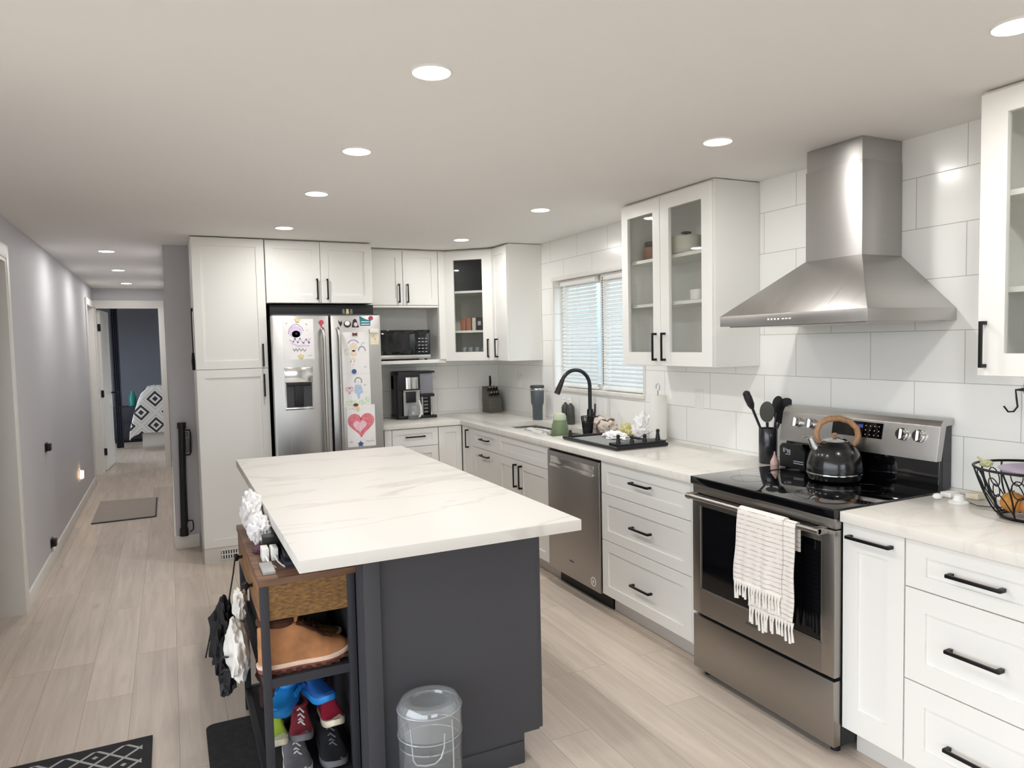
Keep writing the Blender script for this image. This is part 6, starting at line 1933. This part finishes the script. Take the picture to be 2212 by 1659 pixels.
MATB = mk('black_rubber_mat', '#303032', 0.85, var=(40, 0.25), bump=(120, 0.4, 0.002))
b = B(); b.prism(rounded(-2.712, -2.252, 2.33, 3.105, 0.035, 0.0005), (0, 0, 0.006)); solo('black_mat', b, MATB, 'plain black mat under the shoe shelf', 'mat', (-2.4, 2.7, 0))
RUGM = lattice_mat('black_diamond_rug', '#242427', '#a9a8a6', 10.0, 0.075)
rg_ = thing('diamond_rug', 'black rug with a white diamond lattice at the lower left', 'rug', (-3.25, 2.65, 0.0005))
b = B(); b.box(-3.60, -2.940, 2.10, 3.095, 0.0005, 0.008); part('pile', b, RUGM, rg_)
b = B(); b.box(-3.63, -2.906, 3.095, 3.127, 0.0005, 0.0085); b.box(-2.940, -2.906, 2.10, 3.095, 0.0005, 0.0085); part('border', b, BLKF, rg_)
HM = mk('grey_hall_mat_weave', '#a39b93', 0.9, var=((4, 160, 4), 0.10), bump=(200, 0.4, 0.002))
t_ = thing('hall_mat', 'thin grey mat lying on the hallway floor', 'mat', (-3.22, 7.83, 0.0005), rz=0.0)
b = B(); b.prism([(-3.472, 7.335, 0.0005), (-2.962, 7.345, 0.0005), (-2.965, 8.27, 0.0005), (-3.478, 8.36, 0.0005)], (0, 0, 0.010)); part('weave', b, HM, t_)
b = B(); b.prism([(-3.474, 7.315, 0.0005), (-2.960, 7.325, 0.0005), (-2.962, 7.345, 0.0005), (-3.472, 7.335, 0.0005)], (0, 0, 0.009)); b.prism([(-2.962, 7.345, 0.0005), (-2.948, 7.345, 0.0005), (-2.951, 8.27, 0.0005), (-2.965, 8.27, 0.0005)], (0, 0, 0.009)); part('binding', b, DGPL, t_)

# ------------------------------------------------------------------ baby gate and wall fittings
gt = thing('baby_gate', 'black retractable gate housing standing against the end of the hallway wall', 'gate', (-2.72, 6.02, 0.107))
b = B(); b.tube([(-2.733, 6.012, 0.125), (-2.716, 6.012, 0.955)], 0.024, 16); part('housing', b, BLKPL, gt)
b = B(); b.cyl((-2.716, 6.012, 0.94), (-2.715, 6.012, 0.985), 0.031, 0.031, 20); b.cyl((-2.733, 6.012, 0.107), (-2.733, 6.012, 0.165), 0.032, 0.030, 20); b.box(-2.74, -2.70, 6.03, 6.05, 0.20, 0.90); part('end_caps', b, BLKPL, gt)
b = B(); b.tube([(-2.70, 6.0, 0.925), (-2.662, 6.0, 0.925), (-2.657, 6.0, 0.90), (-2.660, 6.0, 0.755), (-2.668, 6.0, 0.735), (-2.70, 6.0, 0.735)], 0.006, 8); part('latch_bar', b, BLKPL, gt)
b = B(); b.box(-2.694, -2.666, 5.994, 6.006, 0.75, 0.86, 0.003); b.box(-2.694, -2.672, 5.994, 6.006, 0.875, 0.91, 0.003); part('grip_plate', b, UTG, gt)
b = B(); b.tube([(-2.71, 6.0, 0.225), (-2.672, 6.0, 0.222), (-2.666, 6.0, 0.19), (-2.668, 6.0, 0.15), (-2.69, 6.0, 0.135)], 0.005, 8); part('lower_latch', b, BLKPL, gt)
for z, l in ((0.858, 'upper black gate bracket on the left hallway wall'), (0.155, 'lower black gate bracket on the left wall just above the baseboard')):
    t_ = thing('gate_bracket', l, 'bracket', (XL, 6.10, z), 'gate brackets on the left wall')
    b = B(); b.box(XL, XL + 0.008, 6.06, 6.15, z - 0.032, z + 0.032, 0.002); part('back_plate', b, BLKPL, t_)
    b = B(); b.box(XL + 0.008, XL + 0.034, 6.075, 6.135, z - 0.026, z + 0.026, 0.003); part('hook_block', b, BLKPL, t_)
NLM = mk('night_light_glow', '#ffd9a0', 0.5, emit=14.0)
t_ = thing('night_light', 'small glowing night light plugged into the left hallway wall', 'night light', (XL, 8.05, 0.34))
b = B(); b.box(XL, XL + 0.006, 8.012, 8.088, 0.285, 0.395, 0.002); part('cover_plate', b, WHTPL, t_)
b = B(); b.box(XL + 0.006, XL + 0.034, 8.025, 8.075, 0.315, 0.385, 0.005); part('glowing_lens', b, NLM, t_)
b = B(); b.box(XL + 0.006, XL + 0.030, 8.027, 8.073, 0.300, 0.315, 0.003); part('plug_body', b, WHTPL, t_)

b = B(); b.tube([(-2.621, 5.60, 1.835), (-2.622, 5.60, 1.70), (-2.621, 5.602, 1.56), (-2.622, 5.60, 1.40)], 0.007, 8, flat=0.6); b.box(-2.620, -2.6095, 5.592, 5.608, 1.815, 1.84, 0.002); b.tube([(-2.622, 5.60, 1.52), (-2.624, 5.60, 1.46), (-2.622, 5.60, 1.395)], [0.008, 0.012, 0.010], 8)
solo('hanging_strap', b, BLKPL, 'thin black strap hanging on the left side of the tall pantry', 'strap', (-2.62, 5.60, 1.40))

# ------------------------------------------------------------------ bedroom
bd = thing('bed', 'white framed bed with patterned cover seen through the bedroom doorway', 'bed', (-2.4, 13.1, 0))
b = B(); b.box(-3.20, -1.6, 12.28, 14.15, 0.05, 0.33, 0.004); part('base', b, WHITE, bd)
b = B(); b.box(-3.17, -1.63, 12.30, 14.12, 0.0, 0.05); part('plinth', b, KICK, bd)
b = B(); b.box(-3.195, -2.42, 12.262, 12.28, 0.075, 0.322, 0.003); b.box(-2.41, -1.605, 12.262, 12.28, 0.075, 0.322, 0.003); part('drawer_front', b, WHITE, bd)
b = B(); b.box(-3.20, -1.6, 12.30, 14.15, 0.335, 0.58, 0.03); part('mattress', b, DARK, bd)
QUILT = lattice_mat('black_white_diamond_cover', '#3c3c40', '#eceae6', 2.5, 0.09, axes=('X', 'Z'), nested=True)


def quilt(u, v):
    x = -3.37 + 1.9 * u ** 1.35
    y = 12.20 + 1.33 * v ** 1.3
    dx = min(1, max(0, (x + 3.37) / 0.24)); dy = min(1, max(0, (y - 12.20) / 0.16))
    sx = math.sin(dx * PI / 2) ** 0.75; sy = math.sin(dy * PI / 2) ** 0.7
    top = 0.66 + 0.30 * math.exp(-(max(0.0, abs(x + 2.85) - 0.18) / 0.42) ** 2)
    n_ = noise.noise(Vector((x * 4, y * 4, 1.0))) * 0.035
    z = 0.30 + (top - 0.30) * min(sx if dx < 1 else 1, sy if dy < 1 else 1)
    if dx < 1:
        z -= 0.10 * (1 - sx) * (0.6 + 0.4 * math.sin(y * 14))
    return (x + n_ * 0.6 * (1 - dx), y + n_ * 0.6 * (1 - dy), z + n_)


b = B(); b.sheet(quilt, 60, 50, 0.02); solo('quilt', b, QUILT, 'white quilt with dark leaf diamonds piled on the bed', 'quilt', (-2.4, 13.1, 0.4))
TEAL = mk('teal_glass', '#2f8f88', 0.3, var=(8, 0.1)); NST = mk('dark_nightstand', '#3a3b44', 0.6, var=(8, 0.1))
b = B(); b.lathe([(0.05, 0), (0.06, 0.01), (0.062, 0.16), (0.03, 0.22), (0.025, 0.26)], seg=24); solo('teal_bottle', b, TEAL, 'teal bottle on the nightstand beyond the bedroom door', 'bottle', (-3.37, 13.75, 0.60), local=True)
ns = thing('nightstand', 'dark nightstand in the far corner of the bedroom', 'nightstand', (-3.43, 13.78, 0))
b = B(); b.box(-3.66, -3.24, 13.60, 14.0, 0.05, 0.60, 0.005); part('case', b, NST, ns)
b = B(); b.box(-3.65, -3.25, 13.588, 13.60, 0.34, 0.58, 0.003); part('drawer_front', b, NST, ns)
b = B(); b.box(-3.65, -3.25, 13.62, 13.98, 0, 0.05); part('plinth', b, BLKPL, ns)
DOORSHADE = mk('dark_navy_curtain', '#30323f', 0.9, var=((30, 30, 2), 0.2))
b = B(); b.sheet(lambda u, v: (-3.58 + 0.10 * u, 12.75 + 0.018 * math.sin(u * 26), 0.02 + 2.2 * v), 40, 4, 0.004); solo('shade_strip', b, DOORSHADE, 'dark strip for the shadow just behind the open bedroom door', 'shade_strip', (-3.52, 12.75, 0.02))  # dark sheet standing in for the shadow beside the open door
